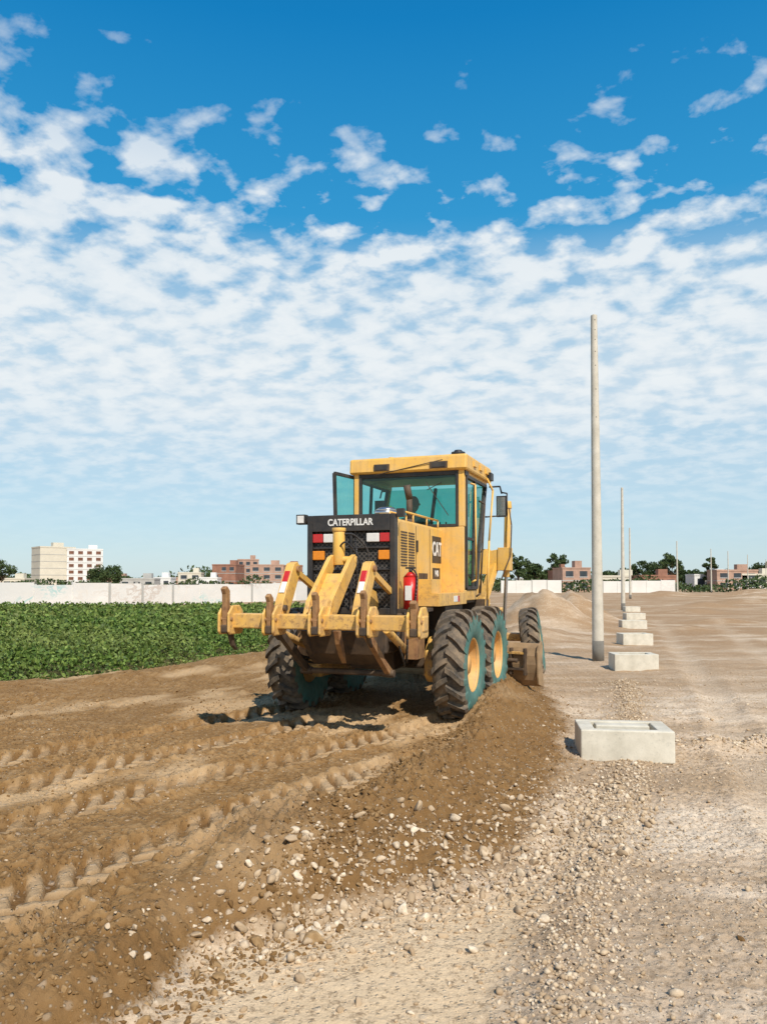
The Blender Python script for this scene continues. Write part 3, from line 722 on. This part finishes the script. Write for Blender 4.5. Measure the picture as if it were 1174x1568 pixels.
def operator():
    e = bpy.data.objects.new('operator', None); link(e); e.location = G.location; e.rotation_euler = G.rotation_euler
    bx, by, bz = -.05, 1.70, 2.13
    J = [(0,0,0,.13,.11),(0,.0,.22,.14,.10),(0,-.02,.42,.17,.10),(0,0,.53,.07,.06),(0,.02,.60,.055,.055),
         (-.20,0,.46,.065,.065),(-.27,.08,.20,.045,.045),(-.18,.33,.30,.032,.032),(-.14,.40,.33,.035,.02),
         (.20,0,.46,.065,.065),(.27,.08,.20,.045,.045),(.18,.33,.30,.032,.032),(.14,.40,.33,.035,.02),
         (-.10,.06,-.02,.09,.085),(-.14,.36,.0,.065,.065),(-.14,.38,-.40,.045,.045),(-.14,.44,-.62,.04,.03),
         (.10,.06,-.02,.09,.085),(.14,.36,.0,.065,.065),(.14,.38,-.40,.045,.045),(.14,.44,-.62,.04,.03)]
    E = [(0,1),(1,2),(2,3),(3,4),(2,5),(5,6),(6,7),(7,8),(2,9),(9,10),(10,11),(11,12),(0,13),(13,14),(14,15),(15,16),(0,17),(17,18),(18,19),(19,20)]
    me = bpy.data.meshes.new('body'); me.from_pydata([(bx+a, by+b, bz+c) for a, b, c, _, _ in J], E, [])
    bm = bmesh.new(); bm.from_mesh(me); bm.verts.layers.skin.verify(); bm.to_mesh(me); bm.free()
    o = bpy.data.objects.new('body', me); link(o, e); me.materials.append(M['shirt'])
    lay = me.skin_vertices[0]
    o.modifiers.new('skin', 'SKIN')
    for i, j in enumerate(J): lay.data[i].radius = (j[3], j[4])
    lay.data[0].use_root = True
    ss = o.modifiers.new('sub', 'SUBSURF'); ss.levels = 2; ss.render_levels = 2
    bm = bmesh.new(); bmesh.ops.create_icosphere(bm, subdivisions=4, radius=1)
    for v in bm.verts:
        x, y, z = v.co; s = 1-.18*max(0, -z)
        v.co = (x*.078*s, y*.098*s + (.018 if y > .8 and abs(x) < .25 and abs(z+.1) < .25 else 0), z*.125)
    for f in bm.faces:
        c = f.calc_center_median(); f.smooth = True
        if c.z > .03 or (c.y < -.01 and c.z > -.05): f.material_index = 1
    for sx in (-1, 1): bmesh.ops.create_icosphere(bm, subdivisions=2, radius=.02, matrix=Matrix.Translation((sx*.08, 0, -.005)))
    me = bpy.data.meshes.new('head'); bm.to_mesh(me); bm.free(); me.materials.append(M['skin']); me.materials.append(M['hair'])
    h = bpy.data.objects.new('head', me); h.location = (bx, by+.03, bz+.72); link(h, e)
operator()
p = Part('mirror_and_rails', ['black', 'yellow', 'dark', 'chrome'], G)
p.tube([(.88, 2.80, 3.20), (1.02, 2.95, 3.22), (1.05, 2.95, 3.10)], .014, 8, 0)
p.tube([(.86, 2.60, 2.70), (1.04, 2.92, 2.74)], .012, 8, 0)
p.tube([(1.05, 2.95, 3.12), (1.14, 2.92, 3.10), (1.14, 2.92, 2.74)], .012, 8, 0)
p.box(.97, 1.13, 2.90, 2.95, 2.72, 3.06, 0); p.box(.985, 1.115, 2.893, 2.90, 2.74, 3.04, 3)
p.tube([(.88, 1.50, 3.10), (.95, 1.52, 3.08), (.95, 1.55, 1.7), (.88, 1.55, 1.66)], .014, 8, 1)
p.tube([(.88, 2.05, 2.9), (.97, 2.05, 2.85), (.94, 1.85, 1.5), (.88, 1.85, 1.45)], .014, 8, 2)
p.tube([(.90, 2.55, 3.3), (1.0, 2.5, 3.1), (.98, 2.3, 2.3), (.98, 2.15, 1.4)], .016, 8, 1)
p.tube([(-.88, 2.80, 3.20), (-1.02, 2.95, 3.22), (-1.05, 2.95, 3.10)], .014, 8, 0); p.box(-1.13, -.97, 2.90, 2.95, 2.72, 3.06, 0)
p.done()
p = Part('steps', ['yellow', 'dark'], G, .006)
for z in (.62, .90, 1.18): p.box(.90, 1.15, 2.25, 2.55, z, z+.03, 1)
p.beam((.92, 2.26, .60), (.92, 2.26, 1.4), .03, .03, 0); p.beam((.92, 2.54, .60), (.92, 2.54, 1.4), .03, .03, 0)
p.box(.50, .92, 2.2, 2.6, 1.20, 1.40, 1)
p.done()

p = Part('front_frame', ['yellow', 'dark', 'rust'], G, .03)
p.prism([(1.5,1.40),(1.5,.95),(2.6,1.0),(3.2,1.45),(5.3,1.35),(5.8,.95),(6.5,.80),(6.5,1.10),(6.0,1.25),(5.4,1.72),(3.1,1.85),(2.5,1.45)], -.17, .17, 0)
p.box(-.95, .95, 5.9, 6.12, .50, .66, 0); p.box(-.35, .35, 6.4, 6.6, .70, 1.15, 0)
p.done()
p = Part('blade_lift_linkage', ['yellow', 'dark', 'chrome', 'rust'], G, .012)
p.prism([(3.15,1.80),(3.55,1.80),(3.50,2.22),(3.22,2.22)], -.75, .75, 0)
for s in (-1, 1):
    p.beam((s*.70, 3.35, 2.0), (s*.98, 3.35, 2.05), .22, .34, 0)
    p.box(min(s*.92, s*1.12), max(s*.92, s*1.12), 3.22, 3.48, 1.86, 2.24, 0)
    p.cyl((s*1.04, 3.35, 1.75), (s*1.06, 3.40, 2.92), .055, .055, 16, 0)
    p.cyl((s*1.06, 3.40, 2.90), (s*1.06, 3.40, 3.02), .07, .06, 16, 0)
    p.cyl((s*.95, 3.55, .80), (s*1.04, 3.35, 1.78), .03, .03, 12, 2)
    p.tube([(s*1.10, 3.3, 2.9), (s*1.16, 3.2, 2.6), (s*1.14, 3.2, 2.1), (s*1.0, 3.1, 1.7)], .012, 6, 1)
    p.beam((s*.85, 3.3, 1.95), (s*.72, 3.0, 1.35), .12, .12, 0)
p.cyl((.25, 3.6, 2.0), (.9, 3.9, .75), .045, .045, 12, 0)
p.beam((0, 5.9, .95), (.55, 3.6, .82), .12, .14, 0); p.beam((0, 5.9, .95), (-.55, 3.6, .82), .12, .14, 0)
for k in range(36):
    a = 2*math.pi*k/36; b = 2*math.pi*(k+1)/36
    p.beam((.66*math.cos(a), 3.9+.66*math.sin(a), .76), (.66*math.cos(b), 3.9+.66*math.sin(b), .76), .10, .09, 1)
p.done()
p = Part('moldboard', ['blade', 'yellow', 'dark'], G, .004)
prof = [(.10,-.06),(.04,.04),(.01,.16),(-.01,.30),(0,.44),(.05,.57),(.10,.64)]
pr = prof + [(y+(-.035), z) for y, z in prof[::-1]]
p.prism(pr, -1.75, 1.62, 0)
p.prism([(.17,-.08),(-.02,-.02),(-.05,.10),(-.06,.50),(-.02,.62),(.10,.68),(.13,.60),(.10,.30)], 1.60, 1.63, 0)
p.box(-1.5, 1.4, -.12, -.04, .20, .24, 2); p.box(-1.5, 1.4, -.10, -.03, .46, .50, 1)
for x in (-.6, .6): p.prism([(-.05,.10),(-.30,.25),(-.28,.75),(-.05,.75)], x-.04, x+.04, 1)
for x in (.9, 1.15, 1.4): p.box(x-.02, x+.02, -.10, -.02, .12, .56, 2)
p.cyl((-.6, -.14, .36), (1.3, -.14, .36), .035, .035, 12, 2)
ob = p.done((0.02, 3.75, 0.02), (0, 0, math.radians(-16)))

# ------------------------------------------------------------ poles
def conc(name, a, b_):
    m, nt, b = new_mat(name)
    tc = N(nt, 'ShaderNodeTexCoord').outputs['Object']
    n = noise(nt, tc, 3, 8, .65)
    c = mix(nt, ramp(nt, n, [(.3, 0), (.7, 1)]), a, b_)
    c = mix(nt, ramp(nt, noise(nt, tc, 25, 5, .7), [(.55, 0), (.72, .4)]), c, tuple(v*.5 for v in a))
    L(nt, c, b.inputs['Base Color']); b.inputs['Roughness'].default_value = .85
    bump(nt, b, noise(nt, tc, 60, 5), .25, .006); return m
M['concrete'] = conc('pole_concrete', (.46, .42, .34), (.64, .59, .50))
M['concretedark'] = conc('pole_base_tar', (.13, .12, .10), (.22, .20, .17))
M['box'] = conc('cast_concrete', (.48, .44, .35), (.72, .67, .56))
def pole(px, Yd, h=8.7, r0=.145, r1=.078, lean=0):
    Xd = (px-587)/1185*Yd
    e = empty('utility_pole', (Xd, Yd, float(terrain(np.array([Xd]), np.array([Yd]))[0])-.05))
    e.rotation_euler = (0, lean, 0)
    p = Part('shaft', ['concrete', 'concretedark'], e)
    hh = [0, .55, 1.2, 3, 5, 7, h-.02, h]
    rr = lambda z: r0+(r1-r0)*z/h
    for i, (a, b) in enumerate(zip(hh[:-1], hh[1:])): p.cyl((0, 0, a), (0, 0, b), rr(a), rr(b) if i < 6 else rr(b)*.6, 24, 1 if a < .5 else 0, caps=(i in (0, 6)))
    for z in (h-.15, h-.4, h-.65, h-.95, h-1.3, h-1.9, h-2.6): p.cyl((0, -rr(z)-.002, z), (0, -rr(z)+.02, z), .014, .014, 8, 1)
    p.done()
for i, (px, Yd) in enumerate([(914, 19.2), (953, 54.4), (964, 94), (1036, 124), (1088, 152), (1114, 163), (1144, 182), (1172, 220)]): pole(px, Yd, lean=-.003 if i == 0 else 0)

# ------------------------------------------------------------ concrete troughs
def trough(x, y, L_=1.0, W=.55, Hh=.33, rz=0, extra=False):
    zz = float(np.mean(terrain(np.array([x-.4, x, x+.4, x]), np.array([y, y-.25, y, y+.25]))))
    e = empty('concrete_trough', (x, y, zz-.04), rz)
    p = Part('shell', ['box'], e, .014)
    t = .10
    p.box(-L_/2, L_/2, -W/2, -W/2+t, 0, Hh); p.box(-L_/2, L_/2, W/2-t, W/2, 0, Hh)
    p.box(-L_/2, -L_/2+t*1.6, -W/2+t, W/2-t, 0, Hh-.002); p.box(L_/2-t*1.6, L_/2, -W/2+t, W/2-t, 0, Hh-.002)
    p.box(-L_/2+t*1.6, L_/2-t*1.6, -W/2+t, W/2-t, 0, .06)
    if extra:
        p.box(-.28, .30, .06, W/2-t-.004, Hh-.08, Hh-.015)
    p.done()
trough(2.64, 8.62, .97, .66, .34, math.radians(-8), True)
trough(5.55, 17.3, .95, .6, .38, math.radians(-3)); trough(7.75, 24.0, .94, .6, .38, .06); trough(10.2, 31.8, 1.0, .6, .38, -.05); trough(13.0, 40.3, 1.0, .6, .38, .03); trough(16.6, 52, 1.0, .6, .38, .03)

# ------------------------------------------------------------ walls & buildings
def wallmat(name, teal=1):
    m, nt, b = new_mat(name)
    tc = N(nt, 'ShaderNodeTexCoord').outputs['Object']
    mp = N(nt, 'ShaderNodeMapping'); mp.inputs['Scale'].default_value = (1, 0, 1.6); L(nt, tc, mp.inputs[0])
    c = mix(nt, noise(nt, mp.outputs[0], .35, 5), (.56, .54, .50), (.80, .78, .74))
    vo = N(nt, 'ShaderNodeTexNoise', Scale=.9, Detail=3, Distortion=1.8); L(nt, mp.outputs[0], vo.inputs['Vector'])
    hue = ramp(nt, noise(nt, mp.outputs[0], .12, 2), [(.38, (.15, .48, .48)), (.46, (.68, .66, .62)), (.56, (.70, .66, .60)), (.66, (.50, .42, .36))])
    c = mix(nt, ramp(nt, vo.outputs['Fac'], [(.50, 0), (.53, .7*teal), (.60, .7*teal), (.64, 0)]), c, hue)
    L(nt, c, b.inputs['Base Color']); b.inputs['Roughness'].default_value = .9; return m
M['wall'] = wallmat('painted_wall'); M['wall2'] = wallmat('plain_wall', .3)
M['brick'] = simple('brick_wall', (.30, .15, .10), .9, .25, .6)
M['brick2'] = simple('pale_brick_wall', (.42, .27, .20), .9, .2, .6)
M['cream'] = simple('cream_render', (.62, .57, .46), .9, .08, .3)
M['whitew'] = simple('white_render', (.70, .69, .66), .9, .08, .3)
M['greyr'] = simple('grey_render', (.42, .41, .38), .9, .15, .4)
M['win'] = simple('window_glass', (.05, .06, .07), .2, .3, .5)
M['bark'] = simple('bark', (.12, .09, .06), .9, .3, 3)
def wall(name, x0, y0, x1, y1, h, base=LOW, mat='wall'):
    l = math.hypot(x1-x0, y1-y0); e = empty(name, (x0, y0, base-.3), math.atan2(y1-y0, x1-x0))
    p = Part('panels', [mat, 'greyr'], e); n = max(1, int(l/3)); t = l/n
    for i in range(n):
        hh = h+.3+rng.uniform(-.12, .12)
        p.box(i*t+.10, (i+1)*t-.10, -.06, .06, 0, hh)
        p.box(i*t-.10, i*t+.10, -.12, .12, 0, hh+.06, 1 if rng.random() < .4 else 0)
    p.done()
wall('boundary_wall', -60, 43, -29, 57.5, 1.85); wall('boundary_wall', -29, 57.5, -9.5, 84, 1.85); wall('boundary_wall', -9.5, 84, 10, 130, 2.0, mat='wall2')
wall('boundary_wall', 22.5, 148, 34.5, 150, 2.4, mat='wall2'); wall('boundary_wall', 43, 152, 58, 154, 2.4, mat='wall2')

def building(name, px, Yd, w, d, h, st, cols, rot, wm, z0=LOW, wtype='win', parap=.5, gaps=0, sidecols=0):
    Xd = (px-587)/1185*Yd
    e = empty(name, (Xd, Yd, z0-.2), rot)
    p = Part('walls', [wm], e); p.box(-w/2, w/2, -d/2, d/2, 0, h); p.done()
    p = Part('roof', [wm, 'greyr'], e); 
    for a in ((-w/2-.1, w/2+.1, -d/2-.1, -d/2+.15), (-w/2-.1, w/2+.1, d/2-.15, d/2+.1), (-w/2-.1, -w/2+.15, -d/2+.15, d/2-.15), (w/2-.15, w/2+.1, -d/2+.15, d/2-.15)): p.box(*a, h, h+parap, 0)
    p.box(w*.1, w*.35, -d*.1, d*.2, h, h+parap+1.6, 0); p.done()
    p = Part('windows', [wtype, 'whitew'], e)
    sh_ = h/st
    for s in range(st):
        for c in range(cols):
            if gaps and rng.random() < gaps: continue
            cx = -w/2+(c+.5)*w/cols; ww = w/cols*.27; z1 = s*sh_+sh_*.32; z2 = s*sh_+sh_*.80
            p.box(cx-ww, cx+ww, -d/2-.03, -d/2+.05, z1, z2, 0); p.box(cx-ww-.1, cx+ww+.1, -d/2-.12, -d/2-.0, z1-.12, z1-.001, 1)
        for c in range(sidecols):
            cy = -d/2+(c+.5)*d/sidecols; ww = d/sidecols*.25; z1 = s*sh_+sh_*.32; z2 = s*sh_+sh_*.80
            p.box(-w/2-.03, -w/2+.05, cy-ww, cy+ww, z1, z2, 0)
            p.box(w/2-.05, w/2+.03, cy-ww, cy+ww, z1, z2, 0)
    p.done()
    p = Part('slabs', ['greyr'], e)
    for s in range(1, st): p.box(-w/2-.05, w/2+.05, -d/2-.05, d/2+.05, s*sh_-.1, s*sh_+.1)
    p.box(-.5, .5, -d/2-.06, -d/2+.02, 0.2, 2.4, 0)
    p.done()
M['bwin'] = simple('brown_window', (.16, .07, .04), .5, .3, .5)
building('apartment_block', 82, 300, 11, 13, 15.6, 6, 3, math.radians(-50), 'cream', wtype='bwin', gaps=.99)
building('apartment_block', 130, 305, 13, 11, 15.0, 6, 4, math.radians(22), 'whitew', wtype='bwin', sidecols=0)
building('brick_house', 350, 290, 9, 10, 8.6, 3, 3, math.radians(-8), 'brick', gaps=.2)
building('brick_house', 380, 300, 8, 10, 10.8, 4, 3, math.radians(10), 'brick2', gaps=.2)
building('brick_house', 410, 285, 12, 10, 8.4, 3, 3, math.radians(5), 'brick2', gaps=.2)
building('brick_house', 440, 310, 12, 10, 8.8, 3, 3, math.radians(5), 'brick', gaps=.2)
building('house', 293, 280, 8, 8, 5.5, 2, 2, .1, 'cream'); building('house', 245, 260, 9, 8, 3.6, 1, 3, .05, 'whitew'); building('house', 270, 290, 9, 8, 3.8, 1, 3, .05, 'brick2')
building('house', 215, 250, 11, 8, 3.2, 1, 3, .05, 'greyr'); building('house', 320, 260, 7, 8, 3.6, 1, 2, .05, 'whitew'); building('house', 178, 255, 9, 8, 3.2, 1, 2, .05, 'brick2')
building('brick_house', 874, 180, 6.6, 7, 5.4, 2, 2, math.radians(6), 'brick2', parap=.3)
building('brick_house', 855, 195, 4, 5, 5.0, 2, 1, math.radians(6), 'brick', parap=.3)
building('house', 820, 240, 12, 7, 3.2, 1, 3, .0, 'greyr'); building('house', 940, 220, 14, 7, 3.8, 1, 3, .0, 'cream'); building('house', 1120, 230, 12, 7, 5.6, 2, 3, .0, 'brick2')
building('house', 1085, 240, 12, 7, 4.4, 1, 3, .0, 'whitew'); building('house', 1000, 210, 10, 7, 3.8, 1, 3, .0, 'brick'); building('house', 1158, 230, 12, 7, 4.4, 1, 3, .0, 'cream')
building('house', 700, 300, 14, 7, 4.4, 1, 3, .0, 'brick'); building('house', 620, 300, 14, 7, 4.4, 1, 3, .0, 'cream'); building('house', 20, 270, 12, 8, 3.4, 1, 3, .0, 'cream')

# ------------------------------------------------------------ trees
def tree(px, Yd, h, w, name='tree', nl=2600, ls=.42, base=None):
    Xd = (px-587)/1185*Yd
    e = empty(name, (Xd, Yd, LOW-.1))
    p = Part('trunk', ['bark'], e)
    th = h*.42
    p.cyl((0, 0, 0), (.1*w*.3, 0, th), h*.032, h*.02, 10)
    tips = []
    for k in range(7):
        a = k*2.4; r = w*.33*rng.uniform(.5, 1); top = Vector((math.cos(a)*r, math.sin(a)*r, h*rng.uniform(.5, .82)))
        st = Vector((.03*w, 0, th*rng.uniform(.7, 1))); mid = (st+top)/2+Vector((0, 0, -h*.03))
        p.cyl(st, mid, h*.014, h*.010, 7); p.cyl(mid, top, h*.010, h*.004, 6); tips.append(top)
    p.done()
    C = []
    ncl = 26
    for k in range(ncl):
        if k < 7: c = np.array(tips[k])
        else:
            a = rng.uniform(0, 6.28); rr = w*.42*math.sqrt(rng.random()); u = rng.uniform(.35, .95)
            rr *= math.sqrt(max(.12, 1-((u-.6)/.42)**2)); c = np.array([math.cos(a)*rr, math.sin(a)*rr, h*u])
        cr = w*rng.uniform(.08, .17); n = nl//ncl
        q = rng.normal(size=(n, 3)); q /= np.linalg.norm(q, axis=1)[:, None]; q *= (rng.random(n)**.4)[:, None]*cr; q[:, 2] *= .75
        C.append(c+q)
    C = np.concatenate(C); v, f, r = leaf_quads(C, rng.uniform(ls*.5, ls, len(C)))
    np_mesh('crown', v, f, [M['tree']], False, dict(rnd=r), e)
for a in [(2, 240, 9.5, 11), (165, 215, 6.6, 11), (150, 225, 6.0, 7), (792, 200, 9.6, 7.5), (825, 205, 7.0, 9), (852, 215, 10.2, 6.5), (815, 215, 6.8, 6), (985, 230, 8.6, 10), (1003, 240, 8.2, 9), (1026, 225, 11.4, 8), (1088, 235, 9.8, 5.5), (1155, 250, 7.8, 9), (1172, 240, 8.4, 9), (190, 250, 4.5, 7), (960, 240, 6.6, 8), (1062, 245, 6.0, 9), (935, 250, 5.6, 9), (1120, 250, 6.4, 10), (905, 250, 5.4, 9), (1200, 240, 8, 8), (1045, 250, 6.4, 8), (1138, 245, 6.2, 8)]:
    tree(*a)
n = 30000
ph = rng.uniform(-1, 1, n)*340+60; y = rng.uniform(330, 420, n)
top = 3.0+7.5*np.clip(.3+1.3*fbm(ph, y*.1, .035, 4, 140), 0, 1)
v, f, r = leaf_quads(np.stack([ph, y, LOW+top*rng.random(n)**.7], 1), rng.uniform(.5, 1.1, n))
np_mesh('distant_trees', v, f, [M['tree']], False, dict(rnd=r))
n = 14000
x = rng.uniform(-130, 150, n); y = np.where(x < 18, 150+.12*x, 158)+rng.uniform(0, 8, n)+np.where(x < -10, 30, 0)
top = 1.3+3.2*np.clip(.25+1.5*fbm(x, y*.1, .09, 4, 150), 0, 1)
v, f, r = leaf_quads(np.stack([x, y, LOW+top*rng.random(n)**.7], 1), rng.uniform(.2, .45, n))
np_mesh('hedge', v, f, [M['tree']], False, dict(rnd=r))

# ------------------------------------------------------------ world
w = bpy.data.worlds.new('World'); scene.world = w; w.use_nodes = True
nt = w.node_tree; bg = nt.nodes['Background']; bg.inputs['Strength'].default_value = .13
SUN_DIR = Vector((.37, -.86, 1.02)).normalized()
el = math.asin(SUN_DIR.z); az = math.atan2(SUN_DIR.x, SUN_DIR.y)
sky = N(nt, 'ShaderNodeTexSky'); sky.sky_type = 'NISHITA'; sky.sun_disc = False; sky.sun_elevation = el; sky.sun_rotation = az
sky.air_density = 1.0; sky.dust_density = .6; sky.ozone_density = 2.5; sky.altitude = 50
hs = N(nt, 'ShaderNodeHueSaturation', Hue=.485, Saturation=1.35, Value=1.3); L(nt, sky.outputs[0], hs.inputs['Color'])
tc = N(nt, 'ShaderNodeTexCoord').outputs['Generated']
sp = N(nt, 'ShaderNodeSeparateXYZ'); L(nt, tc, sp.inputs[0])
zc = mth(nt, 'ADD', mth(nt, 'MAXIMUM', sp.outputs[2], .0), .22)
qx = mth(nt, 'DIVIDE', sp.outputs[0], zc); qy = mth(nt, 'DIVIDE', sp.outputs[1], zc)
cb = N(nt, 'ShaderNodeCombineXYZ'); L(nt, qx, cb.inputs[0]); L(nt, qy, cb.inputs[1])
hor = mth(nt, 'SQRT', mth(nt, 'ADD', mth(nt, 'MULTIPLY', sp.outputs[0], sp.outputs[0]), mth(nt, 'MULTIPLY', sp.outputs[1], sp.outputs[1])))
t = mth(nt, 'DIVIDE', sp.outputs[2], mth(nt, 'MAXIMUM', hor, .001))
azi = mth(nt, 'DIVIDE', sp.outputs[0], mth(nt, 'MAXIMUM', hor, .001))
mp = N(nt, 'ShaderNodeMapping'); mp.inputs['Rotation'].default_value = (0, 0, .5); mp.inputs['Scale'].default_value = (1, 1.1, 1); mp.inputs['Location'].default_value = (.35, .6, 0); L(nt, cb.outputs[0], mp.inputs[0])
nA = noise(nt, mp.outputs[0], 1.7, 3, .5, .3)
nB = noise(nt, mp.outputs[0], 11.0, 8, .52, .12)
nC = noise(nt, mp.outputs[0], 4.5, 4, .5, .2)
nn = mth(nt, 'ADD', mth(nt, 'ADD', mth(nt, 'MULTIPLY', nB, .90), mth(nt, 'MULTIPLY', nC, .25)), mth(nt, 'MULTIPLY', nA, .12))
nn = mth(nt, 'SUBTRACT', nn, .135)
cov = ramp(nt, t, [(.0, .40), (.14, .60), (.22, .72), (.30, .74), (.38, .68), (.44, .56), (.49, .40), (.59, .36), (.66, .22), (.75, .06)])
left = mth(nt, 'MULTIPLY', ramp(nt, mth(nt, 'MULTIPLY', azi, -1), [(.10, 0), (.30, 1)]), ramp(nt, t, [(.36, 0), (.44, 1), (.55, .95), (.63, 0)]))
cv = mth(nt, 'ADD', cov, mth(nt, 'MULTIPLY', left, .17))
val = mth(nt, 'ADD', nn, mth(nt, 'MULTIPLY', mth(nt, 'SUBTRACT', cv, .5), .55))
cl = ramp(nt, val, [(.47, 0), (.53, .42), (.63, 1)])
veil = mth(nt, 'MULTIPLY', ramp(nt, t, [(.02, 0), (.13, .38), (.22, .78), (.29, .62), (.37, .38), (.46, 0)]), ramp(nt, nA, [(.3, .7), (.6, 1)]))
fade = ramp(nt, t, [(.08, .0), (.17, .45), (.26, .9), (.50, .9), (.60, .6), (.8, .4)])
cf = mth(nt, 'MULTIPLY', cl, fade)
inv = mth(nt, 'MULTIPLY', mth(nt, 'SUBTRACT', 1, cf), mth(nt, 'SUBTRACT', 1, veil))
dens = mth(nt, 'SUBTRACT', 1, inv)
S = .13
grad = ramp(nt, t, [(.0, (.54, .69, .77)), (.12, (.41, .61, .75)), (.28, (.20, .49, .72)), (.48, (.03, .32, .65)), (.75, (.002, .21, .54)), (1.0, (.002, .14, .42))])
gsc = N(nt, 'ShaderNodeVectorMath', _operation='SCALE'); L(nt, grad, gsc.inputs[0]); gsc.inputs['Scale'].default_value = 1/S
skyc = mix(nt, .8, hs.outputs[0], gsc.outputs[0])
ccol = mix(nt, ramp(nt, nB, [(.40, 0), (.62, 1)]), (.70/S, .79/S, .86/S), (.86/S, .90/S, .92/S))
fin = mix(nt, dens, skyc, ccol)
L(nt, fin, bg.inputs['Color'])

sun = bpy.data.lights.new('sun', 'SUN'); sun.energy = 5.0; sun.angle = math.radians(.5); sun.color = (1, .93, .82)
so = bpy.data.objects.new('sun', sun); so.rotation_euler = SUN_DIR.to_track_quat('Z', 'Y').to_euler(); so.location = (10, -20, 30); link(so)

# ------------------------------------------------------------ camera
cam = bpy.data.cameras.new('camera'); cam.sensor_width = 36; cam.lens = 36*1185/1568; cam.sensor_fit = 'AUTO'
cam.shift_y = (109-41.4)/1568; cam.clip_end = 20000; cam.clip_start = .05
co = bpy.data.objects.new('camera', cam); co.location = (0, 0, 1.65); co.rotation_euler = (math.radians(92), 0, 0); link(co)
scene.camera = co
